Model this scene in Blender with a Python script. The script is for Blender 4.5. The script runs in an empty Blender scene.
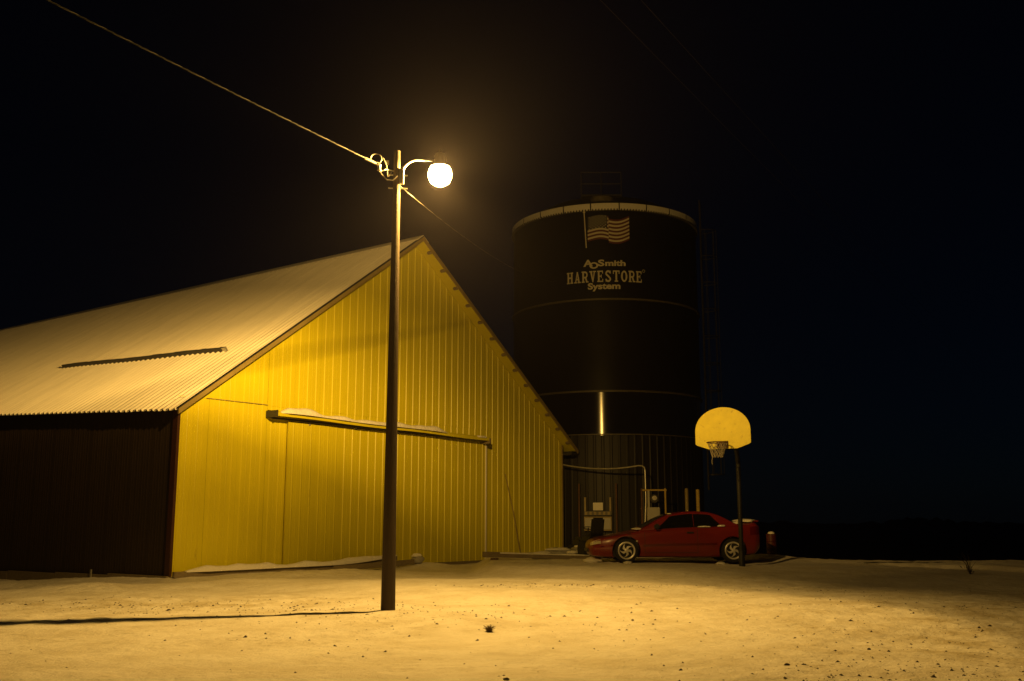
import bpy, bmesh, math, random
import numpy as np
from mathutils import Vector, Matrix, noise as mnoise

random.seed(7)
rng = np.random.default_rng(11)
S = bpy.context.scene
COL = S.collection
PI = math.pi
R = math.radians

# ------------------------------------------------------------------ camera
cam_d = bpy.data.cameras.new('camera')
cam = bpy.data.objects.new('camera', cam_d)
COL.objects.link(cam)
cam_d.sensor_width = 36.0
cam_d.lens = 36.0
cam_d.clip_end = 5000
cam_d.clip_start = 0.05
CAM_Z = 1.3
cam.location = (0, 0, CAM_Z)
cam.rotation_euler = (PI / 2 + math.atan(180.5 / 1024), 0, 0)
S.camera = cam

# ------------------------------------------------------------------ night sky
W = bpy.data.worlds.new('World')
S.world = W
W.use_nodes = True
wn = W.node_tree.nodes
bg = wn['Background']
sky = wn.new('ShaderNodeTexSky')
sky.sky_type = 'NISHITA'
sky.sun_disc = False
# moonlit night: the same scattering sky, dimmed to a few ten-thousandths
sky.sun_elevation = R(15.0)
sky.sun_rotation = R(250)
sky.ozone_density = 10
sky.dust_density = 0.0
W.node_tree.links.new(sky.outputs[0], bg.inputs[0])
bg.inputs[1].default_value = 0.0005

# ------------------------------------------------------------------ exposure
S.view_settings.view_transform = 'Standard'
S.view_settings.look = 'None'
S.view_settings.exposure = 0.0
S.view_settings.gamma = 1.0
S.view_settings.use_curve_mapping = False
S.cycles.use_denoising = True
S.cycles.max_bounces = 8
S.cycles.volume_bounces = 0
S.cycles.sample_clamp_indirect = 4.0

# ------------------------------------------------------------------ materials
MATS = {}


def mat(name, base, rough=0.6, metal=0.0, var=0.12, vscale=3.0, bump=0.0, bscale=40.0,
        coat=0.0, spec=0.5, stretch=None, dirt=None, dirt_scale=1.0, dirt_thr=0.6):
    m = bpy.data.materials.new(name)
    m.use_nodes = True
    nt = m.node_tree
    n = nt.nodes
    l = nt.links
    b = n['Principled BSDF']
    b.inputs['Roughness'].default_value = rough
    b.inputs['Metallic'].default_value = metal
    b.inputs['Coat Weight'].default_value = coat
    b.inputs['Specular IOR Level'].default_value = spec
    tc = n.new('ShaderNodeTexCoord')
    mp = n.new('ShaderNodeMapping')
    if stretch:
        mp.inputs['Scale'].default_value = stretch
    l.new(tc.outputs['Object'], mp.inputs['Vector'])
    nz = n.new('ShaderNodeTexNoise')
    nz.inputs['Scale'].default_value = vscale
    nz.inputs['Detail'].default_value = 6
    nz.inputs['Roughness'].default_value = 0.65
    l.new(mp.outputs[0], nz.inputs['Vector'])
    mr = n.new('ShaderNodeMapRange')
    mr.inputs['From Min'].default_value = 0.25
    mr.inputs['From Max'].default_value = 0.75
    mr.inputs['To Min'].default_value = 1 - var
    mr.inputs['To Max'].default_value = 1 + var
    l.new(nz.outputs['Fac'], mr.inputs['Value'])
    mx = n.new('ShaderNodeVectorMath')
    mx.operation = 'SCALE'
    mx.inputs[0].default_value = base[:3]
    l.new(mr.outputs[0], mx.inputs['Scale'])
    out = mx.outputs[0]
    if dirt:
        n2 = n.new('ShaderNodeTexNoise')
        n2.inputs['Scale'].default_value = dirt_scale
        n2.inputs['Detail'].default_value = 9
        n2.inputs['Roughness'].default_value = 0.7
        l.new(mp.outputs[0], n2.inputs['Vector'])
        r2 = n.new('ShaderNodeMapRange')
        r2.inputs['From Min'].default_value = dirt_thr
        r2.inputs['From Max'].default_value = dirt_thr + 0.09
        l.new(n2.outputs['Fac'], r2.inputs['Value'])
        mm = n.new('ShaderNodeMix')
        mm.data_type = 'RGBA'
        l.new(r2.outputs[0], mm.inputs[0])
        l.new(out, mm.inputs[6])
        mm.inputs[7].default_value = (*dirt, 1)
        out = mm.outputs[2]
    l.new(out, b.inputs['Base Color'])
    if bump:
        n3 = n.new('ShaderNodeTexNoise')
        n3.inputs['Scale'].default_value = bscale
        n3.inputs['Detail'].default_value = 4
        l.new(mp.outputs[0], n3.inputs['Vector'])
        bp = n.new('ShaderNodeBump')
        bp.inputs['Strength'].default_value = bump
        bp.inputs['Distance'].default_value = 0.01
        l.new(n3.outputs['Fac'], bp.inputs['Height'])
        l.new(bp.outputs[0], b.inputs['Normal'])
    MATS[name] = m
    return m


M_wall = mat('cream_painted_steel', (0.61, 0.545, 0.010), rough=0.42, var=0.10, vscale=0.9, stretch=(1, 1, 0.25),
             bump=0.25, bscale=3.0, dirt=(0.36, 0.31, 0.02), dirt_scale=2.2, dirt_thr=0.66)
M_door = mat('cream_door_steel', (0.56, 0.50, 0.009), rough=0.45, var=0.10, vscale=0.9, stretch=(1, 1, 0.25),
             bump=0.25, bscale=3.0, dirt=(0.33, 0.28, 0.02), dirt_scale=2.0, dirt_thr=0.66)
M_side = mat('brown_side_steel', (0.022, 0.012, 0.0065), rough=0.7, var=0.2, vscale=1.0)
M_trim = mat('dark_red_trim', (0.045, 0.014, 0.006), rough=0.5, var=0.2)
M_rake = mat('tan_trim_steel', (0.26, 0.20, 0.07), rough=0.5, var=0.25, vscale=2.0, dirt=(0.08, 0.05, 0.02), dirt_scale=3.0, dirt_thr=0.62)
M_roof = mat('frosted_roof_steel', (0.84, 0.80, 0.74), rough=0.7, var=0.12, vscale=1.4, stretch=(0.35, 2.2, 0.35),
             bump=0.15, bscale=30, dirt=(0.20, 0.16, 0.12), dirt_scale=1.1, dirt_thr=0.67)
M_wood = mat('weathered_wood', (0.20, 0.16, 0.10), rough=0.85, var=0.3, vscale=4.0, stretch=(1, 6, 6), bump=0.5, bscale=25)
M_pole = mat('creosote_pole_wood', (0.05, 0.034, 0.02), rough=0.85, var=0.35, vscale=6.0, stretch=(4, 4, 0.25), bump=0.8, bscale=30)
M_galv = mat('galvanised_steel', (0.55, 0.54, 0.50), rough=0.4, metal=0.8, var=0.12)
M_dark = mat('dark_steel', (0.03, 0.028, 0.026), rough=0.5, var=0.2)
M_rust = mat('rusty_steel', (0.10, 0.05, 0.025), rough=0.8, var=0.4, vscale=12)
M_white = mat('white_paint', (0.72, 0.70, 0.62), rough=0.5, var=0.06, dirt=(0.5, 0.44, 0.3), dirt_scale=6, dirt_thr=0.6)
M_grey = mat('grey_enamel', (0.38, 0.37, 0.33), rough=0.5, var=0.08)
M_yellowpost = mat('faded_yellow_paint', (0.48, 0.34, 0.07), rough=0.6, var=0.2, vscale=8)
M_wire = mat('bare_aluminium_wire', (0.16, 0.15, 0.14), rough=0.5, metal=0.2, var=0.15)
M_wire_dark = mat('black_wire', (0.02, 0.02, 0.02), rough=0.6)
M_porc = mat('glazed_porcelain', (0.5, 0.47, 0.42), rough=0.2)
M_concrete = mat('concrete', (0.30, 0.29, 0.26), rough=0.9, var=0.2, vscale=5, bump=0.4, bscale=50)
M_soil = mat('frozen_soil', (0.045, 0.032, 0.02), rough=0.95, var=0.4, vscale=20)
M_straw = mat('dry_grass', (0.16, 0.115, 0.05), rough=0.9, var=0.4, vscale=20)
M_board = mat('painted_backboard', (0.74, 0.65, 0.07), rough=0.6, var=0.10, vscale=5, dirt=(0.50, 0.40, 0.06), dirt_scale=9, dirt_thr=0.58)
M_net = mat('nylon_net', (0.30, 0.27, 0.20), rough=0.9)
M_red = mat('red_car_paint', (0.18, 0.012, 0.008), rough=0.32, var=0.10, vscale=2.0, coat=0.5,
            dirt=(0.085, 0.02, 0.009), dirt_scale=3.5, dirt_thr=0.60)
M_redpost = mat('red_enamel', (0.07, 0.006, 0.004), rough=0.5, var=0.2)
M_redtail = mat('red_lens', (0.10, 0.004, 0.004), rough=0.15)
M_glass = mat('dark_tinted_glass', (0.006, 0.006, 0.008), rough=0.08, var=0.0, spec=0.35)
M_tyre = mat('tyre_rubber', (0.012, 0.012, 0.012), rough=0.85)
M_rim = mat('silver_alloy', (0.78, 0.76, 0.72), rough=0.38, metal=0.5, var=0.08)
M_lampglass = mat('headlight_lens', (0.52, 0.48, 0.36), rough=0.15)
M_vinyl = mat('black_vinyl', (0.009, 0.009, 0.009), rough=0.6)
M_mower = mat('dark_green_enamel', (0.010, 0.011, 0.008), rough=0.5)
M_print_white = mat('white_silo_print', (0.60, 0.56, 0.42), rough=0.5, var=0.05)
M_print_red = mat('red_silo_print', (0.11, 0.018, 0.012), rough=0.5, var=0.05)
M_print_blue = mat('blue_silo_print', (0.008, 0.009, 0.02), rough=0.6, var=0.05)


SILO_ROT = 0.25


def silo_mat(name, base, rough, aniso):
    """dark glass-fused enamel with a faint horizontal roll ripple that draws reflections out vertically"""
    m = mat(name, base, rough=rough, var=0.2, vscale=0.8, coat=0.0, spec=0.6)
    nt = m.node_tree
    n, l = nt.nodes, nt.links
    b = n['Principled BSDF']
    tg = n.new('ShaderNodeTangent')
    tg.direction_type = 'RADIAL'
    tg.axis = 'Z'
    l.new(tg.outputs[0], b.inputs['Tangent'])
    b.inputs['Anisotropic'].default_value = aniso
    b.inputs['Anisotropic Rotation'].default_value = SILO_ROT
    return m


M_silo = silo_mat('navy_glass_enamel', (0.008, 0.008, 0.016), 0.15, 0.80)
M_silo_up = silo_mat('dull_navy_enamel', (0.008, 0.008, 0.016), 0.42, 0.0)
M_silo_up.node_tree.nodes['Principled BSDF'].inputs['Specular IOR Level'].default_value = 0.12
M_silo_low = mat('navy_ribbed_enamel', (0.0065, 0.005, 0.0055), rough=0.55, var=0.2, vscale=1.5)
M_ring = mat('silo_ring_steel', (0.10, 0.085, 0.05), rough=0.5, var=0.3, vscale=6)


def snow_material(name, ground=False):
    m = bpy.data.materials.new(name)
    m.use_nodes = True
    nt = m.node_tree
    n, l = nt.nodes, nt.links
    b = n['Principled BSDF']
    b.inputs['Roughness'].default_value = 0.75
    b.inputs['Specular IOR Level'].default_value = 0.25
    tc = n.new('ShaderNodeTexCoord')

    def nz(scale, detail=5, rough=0.6, vec=None):
        k = n.new('ShaderNodeTexNoise')
        k.inputs['Scale'].default_value = scale
        k.inputs['Detail'].default_value = detail
        k.inputs['Roughness'].default_value = rough
        l.new(vec or tc.outputs['Object'], k.inputs['Vector'])
        return k.outputs['Fac']

    def mrange(v, a, c, lo=0.0, hi=1.0):
        k = n.new('ShaderNodeMapRange')
        k.inputs['From Min'].default_value = a
        k.inputs['From Max'].default_value = c
        k.inputs['To Min'].default_value = lo
        k.inputs['To Max'].default_value = hi
        l.new(v, k.inputs['Value'])
        return k.outputs[0]

    def math_(op, a, c):
        k = n.new('ShaderNodeMath')
        k.operation = op
        for i, v in enumerate((a, c)):
            if isinstance(v, (int, float)):
                k.inputs[i].default_value = v
            else:
                l.new(v, k.inputs[i])
        return k.outputs[0]

    def mixc(f, a, c):
        k = n.new('ShaderNodeMix')
        k.data_type = 'RGBA'
        l.new(f, k.inputs[0])
        for i, v in ((6, a), (7, c)):
            if isinstance(v, tuple):
                k.inputs[i].default_value = (*v, 1)
            else:
                l.new(v, k.inputs[i])
        return k.outputs[2]

    if ground:
        at = n.new('ShaderNodeAttribute')
        at.attribute_name = 'cover'
        sep = n.new('ShaderNodeSeparateColor')
        l.new(at.outputs['Color'], sep.inputs[0])
        soil, thin = sep.outputs[0], sep.outputs[1]
        # thin snow lets trampled, dirty ground through in patches and specks
        patch = mrange(nz(1.1, 8, 0.72), 0.42, 0.66)
        col = mixc(math_('MULTIPLY', patch, math_('MULTIPLY', thin, 1.0)), (0.83, 0.80, 0.76), (0.46, 0.385, 0.23))
        fine = mrange(nz(7, 8, 0.8), 0.53, 0.62)
        sp = math_('MULTIPLY', fine, math_('MULTIPLY', mrange(nz(0.9, 4), 0.42, 0.62), thin))
        col = mixc(sp, col, (0.30, 0.235, 0.12))
        tiny = mrange(nz(17, 5, 0.7), 0.60, 0.66)
        sp2 = math_('MULTIPLY', tiny, math_('MULTIPLY', mrange(nz(0.8, 5), 0.38, 0.56), thin))
        col = mixc(sp2, col, (0.16, 0.12, 0.06))
        edge = mrange(math_('ADD', soil, math_('MULTIPLY', math_('SUBTRACT', nz(1.5, 8, 0.7), 0.5), 0.9)), 0.42, 0.58)
        col = mixc(edge, col, (0.016, 0.014, 0.012))
        l.new(col, b.inputs['Base Color'])
    else:
        b.inputs['Base Color'].default_value = (0.80, 0.78, 0.74, 1)
    h = math_('ADD', math_('MULTIPLY', nz(6, 6, 0.65), 1.0), math_('MULTIPLY', nz(55, 3, 0.6), 0.22))
    bp = n.new('ShaderNodeBump')
    bp.inputs['Strength'].default_value = 0.8
    bp.inputs['Distance'].default_value = 0.05
    l.new(h, bp.inputs['Height'])
    l.new(bp.outputs[0], b.inputs['Normal'])
    return m


M_snow_ground = snow_material('snow_on_yard', True)
M_snow = snow_material('fresh_snow')

# ------------------------------------------------------------------ mesh helpers


class MB:
    def __init__(self):
        self.v, self.f = [], []

    def add(self, vs, fs):
        k = len(self.v)
        self.v += [tuple(p) for p in vs]
        self.f += [tuple(i + k for i in f) for f in fs]
        return self

    def box(self, x0, x1, y0, y1, z0, z1, bev=0.0):
        if bev <= 0:
            vs = [(x, y, z) for z in (z0, z1) for y in (y0, y1) for x in (x0, x1)]
            fs = [(0, 2, 3, 1), (4, 5, 7, 6), (0, 1, 5, 4), (2, 6, 7, 3), (0, 4, 6, 2), (1, 3, 7, 5)]
            return self.add(vs, fs)
        bm = bmesh.new()
        bmesh.ops.create_cube(bm, size=1)
        bmesh.ops.scale(bm, vec=(x1 - x0, y1 - y0, z1 - z0), verts=bm.verts)
        bmesh.ops.translate(bm, vec=((x0 + x1) / 2, (y0 + y1) / 2, (z0 + z1) / 2), verts=bm.verts)
        bmesh.ops.bevel(bm, geom=bm.edges[:], offset=bev, segments=2, affect='EDGES')
        bm.verts.index_update()
        self.add([v.co[:] for v in bm.verts], [[v.index for v in f.verts] for f in bm.faces])
        bm.free()
        return self

    def beam(self, a, b, w, h, up=(0, 0, 1)):
        a, b, up = Vector(a), Vector(b), Vector(up)
        t = (b - a).normalized()
        s = t.cross(up).normalized()
        u = s.cross(t)
        vs = []
        for p in (a, b):
            for i, j in ((-1, -1), (1, -1), (1, 1), (-1, 1)):
                vs.append(p + s * (i * w / 2) + u * (j * h / 2))
        return self.add(vs, [(3, 2, 1, 0), (4, 5, 6, 7), (0, 1, 5, 4), (1, 2, 6, 5), (2, 3, 7, 6), (3, 0, 4, 7)])

    def tube(self, pts, r, n=8, cap=True):
        pts = [Vector(p) for p in pts]
        rs = r if isinstance(r, (list, tuple)) else [r] * len(pts)
        t0 = (pts[1] - pts[0]).normalized()
        ref = Vector((0, 0, 1)) if abs(t0.z) < 0.9 else Vector((1, 0, 0))
        s = t0.cross(ref).normalized()
        vs, fs = [], []
        for i, p in enumerate(pts):
            t = (pts[min(i + 1, len(pts) - 1)] - pts[max(i - 1, 0)]).normalized()
            s = (s - t * s.dot(t)).normalized()
            u = t.cross(s)
            for k in range(n):
                a = 2 * PI * k / n
                vs.append(p + (s * math.cos(a) + u * math.sin(a)) * rs[i])
        for i in range(len(pts) - 1):
            for k in range(n):
                k2 = (k + 1) % n
                fs.append((i * n + k, i * n + k2, (i + 1) * n + k2, (i + 1) * n + k))
        if cap:
            fs.append(tuple(range(n - 1, -1, -1)))
            fs.append(tuple(range((len(pts) - 1) * n, len(pts) * n)))
        return self.add(vs, fs)

    def lathe(self, prof, n=24, c=(0, 0, 0), axis='z', cap=True):
        vs, fs = [], []
        for r, h in prof:
            for k in range(n):
                a = 2 * PI * k / n
                x, y = r * math.cos(a), r * math.sin(a)
                p = (x, y, h) if axis == 'z' else ((x, h, y) if axis == 'y' else (h, x, y))
                vs.append((p[0] + c[0], p[1] + c[1], p[2] + c[2]))
        for i in range(len(prof) - 1):
            for k in range(n):
                k2 = (k + 1) % n
                q = (i * n + k, i * n + k2, (i + 1) * n + k2, (i + 1) * n + k)
                fs.append(q if axis != 'y' else q[::-1])
        if cap:
            fs.append(tuple(range(n - 1, -1, -1)))
            fs.append(tuple(range((len(prof) - 1) * n, len(prof) * n)))
        return self.add(vs, fs)

    def prism(self, poly, lo, hi, axis='y'):
        n = len(poly)
        vs = []
        for h in (lo, hi):
            for a, b in poly:
                vs.append((a, h, b) if axis == 'y' else ((a, b, h) if axis == 'z' else (h, a, b)))
        fs = [tuple(range(n)), tuple(range(2 * n - 1, n - 1, -1))]
        for i in range(n):
            j = (i + 1) % n
            fs.append((i, i + n, j + n, j))
        return self.add(vs, fs)

    def grid(self, rows):
        """rows: list of equal-length lists of points"""
        m = len(rows[0])
        vs = [p for r in rows for p in r]
        fs = []
        for i in range(len(rows) - 1):
            for j in range(m - 1):
                fs.append((i * m + j, i * m + j + 1, (i + 1) * m + j + 1, (i + 1) * m + j))
        return self.add(vs, fs)

    def mesh(self, name, smooth=None, fix=True):
        me = bpy.data.meshes.new(name)
        me.from_pydata([tuple(p) for p in self.v], [], self.f)
        if fix:
            bm = bmesh.new()
            bm.from_mesh(me)
            bmesh.ops.recalc_face_normals(bm, faces=bm.faces)
            bm.to_mesh(me)
            bm.free()
        if smooth is not None:
            me.shade_smooth()
            me.set_sharp_from_angle(angle=R(smooth))
        return me

    def build(self, name, material, parent=None, smooth=None, fix=True):
        return link(name, self.mesh(name, smooth, fix), material, parent)


def link(name, me, material, parent=None):
    if material is not None and len(me.materials) == 0:
        me.materials.append(material)
    o = bpy.data.objects.new(name, me)
    COL.objects.link(o)
    o.parent = parent
    return o


def tag(o, label, cat, group=None, kind=None):
    o['label'] = label
    o['category'] = cat
    if group:
        o['group'] = group
    if kind:
        o['kind'] = kind
    return o


def thing(name, label, cat, loc=(0, 0, 0), rz=0.0, group=None):
    o = bpy.data.objects.new(name, None)
    o.empty_display_size = 0.2
    COL.objects.link(o)
    o.location = loc
    o.rotation_euler = (0, 0, rz)
    return tag(o, label, cat, group)


# ------------------------------------------------------------------ layout of the barn
BL = np.array([-8.1, 24.7])           # near left corner of the gable
BA = math.atan2(.797, .604)           # heading of the gable wall
bd = np.array([math.cos(BA), math.sin(BA)])
bn = np.array([bd[1], -bd[0]])        # outwards, towards the yard
BW, BH, BR, BLEN = 16.4, 4.1, 10.0, 26.0


def barn_xy(q, out):
    p = BL + bd * q + bn * out
    return float(p[0]), float(p[1])


# ------------------------------------------------------------------ ground
_perm = rng.permutation(512)
_grad = rng.normal(size=(512, 2))
_grad /= np.linalg.norm(_grad, axis=1)[:, None]


def pnoise(x, y):
    xi, yi = np.floor(x).astype(int), np.floor(y).astype(int)
    xf, yf = x - xi, y - yi
    u = xf ** 3 * (xf * (xf * 6 - 15) + 10)
    v = yf ** 3 * (yf * (yf * 6 - 15) + 10)

    def g(ix, iy, dx, dy):
        h = _perm[(_perm[ix & 511] + iy) & 511]
        return _grad[h, 0] * dx + _grad[h, 1] * dy
    a = g(xi, yi, xf, yf)
    b = g(xi + 1, yi, xf - 1, yf)
    c = g(xi, yi + 1, xf, yf - 1)
    d = g(xi + 1, yi + 1, xf - 1, yf - 1)
    return (a + (b - a) * u) * (1 - v) + (c + (d - c) * u) * v


def sstep(x, a, b):
    t = np.clip((x - a) / (b - a), 0, 1)
    return t * t * (3 - 2 * t)


def ground_h(x, y, detail=True):
    x = np.asarray(x, float)
    y = np.asarray(y, float)
    q = (x - BL[0]) * bd[0] + (y - BL[1]) * bd[1]
    o = (x - BL[0]) * bn[0] + (y - BL[1]) * bn[1]
    h = 0.24 * sstep(x, -1.2, -0.5 + 3.0 * (1 - sstep(y, 23.5, 26.5))) * sstep(y, 19.5, 26.0) * (1 - sstep(x, 7.0, 12.0) * 0.5)
    # bank against the wall right of the sliding door
    h = np.maximum(h, 0.24 * sstep(q, 12.0, 12.5) * sstep(y, 22, 25))
    # land falls away to the left behind the barn and to the open field on the right
    h = h - 0.30 * sstep(-o, -0.5, 8) * (1 - sstep(q, -0.5, 1.5)) - 0.10 * (1 - sstep(q, -1.5, 0.5))
    crest = 29.0 - 0.28 * (x - 9.0)
    drop = sstep(y - crest, 0.0, 9.0) * sstep(x, 6.0, 9.0)
    h = h - 1.15 * drop
    # drifts along the base of the gable and its left side
    drift = np.exp(-((o - 2.0) / 0.7) ** 2) * sstep(q, -3.0, 0.5) * (1 - sstep(q, 7.3, 8.6))
    h = h + drift * (0.05 + 0.13 * pnoise(q * 0.45 + 3, o * 0.2))
    h = h + 0.14 * np.exp(-((q - 7.6) / 0.7) ** 2 - ((o - 1.3) / 0.7) ** 2)
    h = h + 0.10 * np.exp(-((q + 2.2) / 0.9) ** 2 - ((o - 0.2) / 1.5) ** 2) + 0.10 * np.exp(-((q + 1.8) / 1.0) ** 2 - ((o + 5) / 1.5) ** 2)
    # pile behind the car
    h = h + 0.14 * np.exp(-((x - 7.1) / 0.9) ** 2 - ((y - 29.2) / 0.9) ** 2)
    if detail:
        near = np.exp(-np.maximum(np.hypot(x - 1, y - 16) - 22, 0) / 12)
        h = h + near * (0.09 * pnoise(x * 0.22, y * 0.28) + 0.035 * pnoise(x * 0.8 + 9, y * 0.9) + 0.014 * pnoise(x * 2.7, y * 2.7 + 4))
        tr = sstep(pnoise(x * 0.35 + 40, y * 0.35), -0.05, 0.35)
        h = h + near * (0.3 + tr) * (0.022 * pnoise(x * 4.1, y * 4.1) + 0.016 * pnoise(x * 8.5, y * 8.5 + 3))
        rough = sstep(x, 2.5, 5.5) * (1 - sstep(y, 15, 19)) + np.exp(-((y - 17.4) / 1.3) ** 2) * sstep(-x, 1.0, 4.0)
        h = h + rough * (0.035 * np.maximum(pnoise(x * 5.5 + 7, y * 5.5), 0) + 0.022 * np.maximum(pnoise(x * 9.5, y * 9.5 + 5), 0))
        # a line of trampled clods and shallow ruts across the yard at right
        for (ax, ay, bx, by, wd, dp) in ((4.6, 6.0, 9.6, 17.5, 0.16, 0.045), (6.2, 6.0, 11.3, 17.0, 0.16, 0.045),
                                         (5.4, 10.6, 6.9, 12.4, 0.05, 0.04)):
            L2 = math.hypot(bx - ax, by - ay)
            ux, uy = (bx - ax) / L2, (by - ay) / L2
            s = (x - ax) * ux + (y - ay) * uy
            p = (x - ax) * -uy + (y - ay) * ux + 0.35 * np.sin(s * 0.35)
            win = sstep(s, 0, 1) * (1 - sstep(s, L2 - 1, L2))
            h = h - dp * win * np.exp(-(p / wd) ** 2) * (0.7 + 0.6 * pnoise(s * 5, p * 5))
        rut = np.exp(-((y - (20.9 - 0.16 * x)) / 0.35) ** 2) * sstep(x, -1, 1) * (1 - sstep(x, 10, 13))
        h = h + rut * 0.05 * (0.4 + pnoise(x * 3, y * 5))
    return h


_fix = 0.0
_ground_raw = ground_h


def ground_h(x, y, detail=True):
    h = _ground_raw(x, y, detail)
    h = h + 0.035 * np.exp(-((np.asarray(x) - PX) ** 2 + (np.asarray(y) - PY) ** 2) / 0.07)
    return h - _fix * np.exp(-((np.asarray(x) - PX) ** 2 + (np.asarray(y) - PY) ** 2) / 9.0)


def gz(x, y):
    return float(ground_h(np.array([x]), np.array([y]))[0])


PX, PY = -1.84, 15.65                # foot of the light pole
_fix = gz(PX, PY)


def axis_samples(lo, hi, step, far):
    a = list(np.arange(lo, hi, step))
    s = step
    v = hi
    while v < far:
        a.append(v)
        s *= 1.18
        v += s
    a.append(far)
    s = step
    v = lo
    b = []
    while v > -far:
        s *= 1.18
        v -= s
        b.append(max(v, -far))
    return np.array(b[::-1] + a)


gx = axis_samples(-12.0, 14.0, 0.065, 900)
gy = axis_samples(6.0, 33.0, 0.075, 900)
X, Y = np.meshgrid(gx, gy)
Z = ground_h(X, Y)
nx, ny = len(gx), len(gy)
co = np.stack([X, Y, Z], -1).reshape(-1, 3).astype(np.float32)
ii = np.arange(nx * ny).reshape(ny, nx)
quads = np.stack([ii[:-1, :-1], ii[:-1, 1:], ii[1:, 1:], ii[1:, :-1]], -1).reshape(-1, 4)
gm = bpy.data.meshes.new('ground')
gm.vertices.add(len(co))
gm.vertices.foreach_set('co', co.ravel())
gm.loops.add(quads.size)
gm.loops.foreach_set('vertex_index', quads.ravel().astype(np.int32))
gm.polygons.add(len(quads))
gm.polygons.foreach_set('loop_start', np.arange(0, quads.size, 4, dtype=np.int32))
gm.update()
gm.shade_smooth()
qq = (X - BL[0]) * bd[0] + (Y - BL[1]) * bd[1]
crest = 29.0 - 0.28 * (X - 9.0)
soil = np.maximum(sstep(Y - crest, -0.6, 2.2) * sstep(X, 6.2, 8.5), sstep(np.hypot(X, Y - 20), 55, 75))
soil = np.maximum(soil, np.exp(-((X - 10.4) / 1.5) ** 2 - ((Y - 27.3) / 0.45) ** 2) * 0.9)
thin = np.clip(0.42 + 0.5 * sstep(X, 2.0, 6.5) * (1 - sstep(Y, 16, 22))
               + 0.45 * np.exp(-((Y - 17.6) / 1.8) ** 2) * sstep(-X, 1, 5) + 0.25 * pnoise(X * 0.3, Y * 0.4), 0, 1)
colr = np.stack([soil, thin, 0 * soil, 0 * soil + 1], -1).reshape(-1, 4).astype(np.float32)
ca = gm.color_attributes.new('cover', 'FLOAT_COLOR', 'POINT')
ca.data.foreach_set('color', colr.ravel())
ground = link('ground', gm, M_snow_ground)
ground['kind'] = 'structure'
ground['label'] = 'trampled thin snow covering the farm yard and dark field beyond'

# ------------------------------------------------------------------ barn
barn = thing('barn', 'large steel barn with yellow-lit ribbed gable, frosted roof and sliding door', 'barn',
             (BL[0], BL[1], 0), BA)


def roof_z(q, y=0.0):
    """height of the roof plane over the gable; the left eave lifts slightly towards the far end"""
    e = BH + 0.045 * max(y, 0)
    if q <= BW / 2:
        return e + (BR - e) * q / (BW / 2)
    return BR - (BR - BH) * (q - BW / 2) / (BW / 2)


# backing of the walls: one solid per wall
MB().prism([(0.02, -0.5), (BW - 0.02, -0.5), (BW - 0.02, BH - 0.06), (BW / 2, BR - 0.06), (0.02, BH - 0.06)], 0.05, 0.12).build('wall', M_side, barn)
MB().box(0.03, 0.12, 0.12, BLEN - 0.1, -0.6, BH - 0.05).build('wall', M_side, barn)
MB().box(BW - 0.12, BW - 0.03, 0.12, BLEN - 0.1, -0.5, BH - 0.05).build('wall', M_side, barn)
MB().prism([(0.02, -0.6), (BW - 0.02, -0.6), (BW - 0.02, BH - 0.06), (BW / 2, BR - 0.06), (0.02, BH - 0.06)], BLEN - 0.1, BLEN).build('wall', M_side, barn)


def rib_profile(w, pitch, base=0.055, top=0.022, h=0.020, half=False):
    pts = [(0.0, 0.0)]
    n = int(round(w / pitch))
    for k in range(n):
        c = pitch * (k + 0.5)
        for a, o in ((-base / 2, 0), (-top / 2, h), (top / 2, h), (base / 2, 0)):
            pts.append((c + a, o))
        if k < n - 1:      # two faint stiffening beads in the flat
            m = pitch * (k + 1)
            pts += [(m - 0.012, 0), (m, 0.004), (m + 0.012, 0)]
    pts.append((w, 0.0))
    return pts


def wall_sheet(q0, w, pitch, off, z0, ztop, parent, m, name='wall_panel', h=0.020, tilt=0.0):
    pr = rib_profile(w, pitch, h=h)
    lo, hi = [], []
    for (x, o) in pr:
        q = q0 + x
        zt = ztop(q) if callable(ztop) else ztop
        y = -(off + o) - tilt * (x / w - 0.5)
        lo.append((q, y, z0))
        hi.append((q, y, max(zt, z0 + 0.01)))
    b = MB()
    b.grid([lo, hi])
    return b.build(name, m, parent, fix=False)


PW = BW / 18
for i in range(18):
    q0 = i * PW
    wall_sheet(q0, PW, PW / 3, 0.002 + 0.003 * (i % 2), -0.35, 4.34 if 0.3 < i < 16.5 else (lambda q: min(4.34, roof_z(q) - 0.02)), barn, M_wall,
               tilt=random.uniform(-.006, .006))
    if True:
        wall_sheet(q0, PW, PW / 3, 0.010 + 0.003 * (i % 2), 4.30 + random.uniform(-.012, .012), lambda q: roof_z(q) - 0.02, barn, M_wall,
                   tilt=random.uniform(-.006, .006))

MB().box(0.80, 2.72, -0.047, -0.036, 4.303, 4.318).build('lap_shade_strip', M_rake, barn)  # strip added to draw the dark lap line; the overlap casts no shadow

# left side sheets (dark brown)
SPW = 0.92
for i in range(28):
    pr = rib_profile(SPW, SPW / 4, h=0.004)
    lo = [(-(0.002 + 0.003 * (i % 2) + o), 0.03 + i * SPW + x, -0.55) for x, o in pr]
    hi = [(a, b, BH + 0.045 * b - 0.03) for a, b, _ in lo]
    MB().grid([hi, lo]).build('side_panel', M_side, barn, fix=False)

# corner trims
MB().box(-0.045, 0.0, -0.10, 0.09, -0.4, BH - 0.06).box(0, 0.07, -0.045, -0.029, -0.4, BH).build('corner_trim', M_trim, barn)
MB().box(BW, BW + 0.05, -0.05, 0.10, -0.4, BH - 0.06).build('corner_trim', M_rake, barn)

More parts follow.
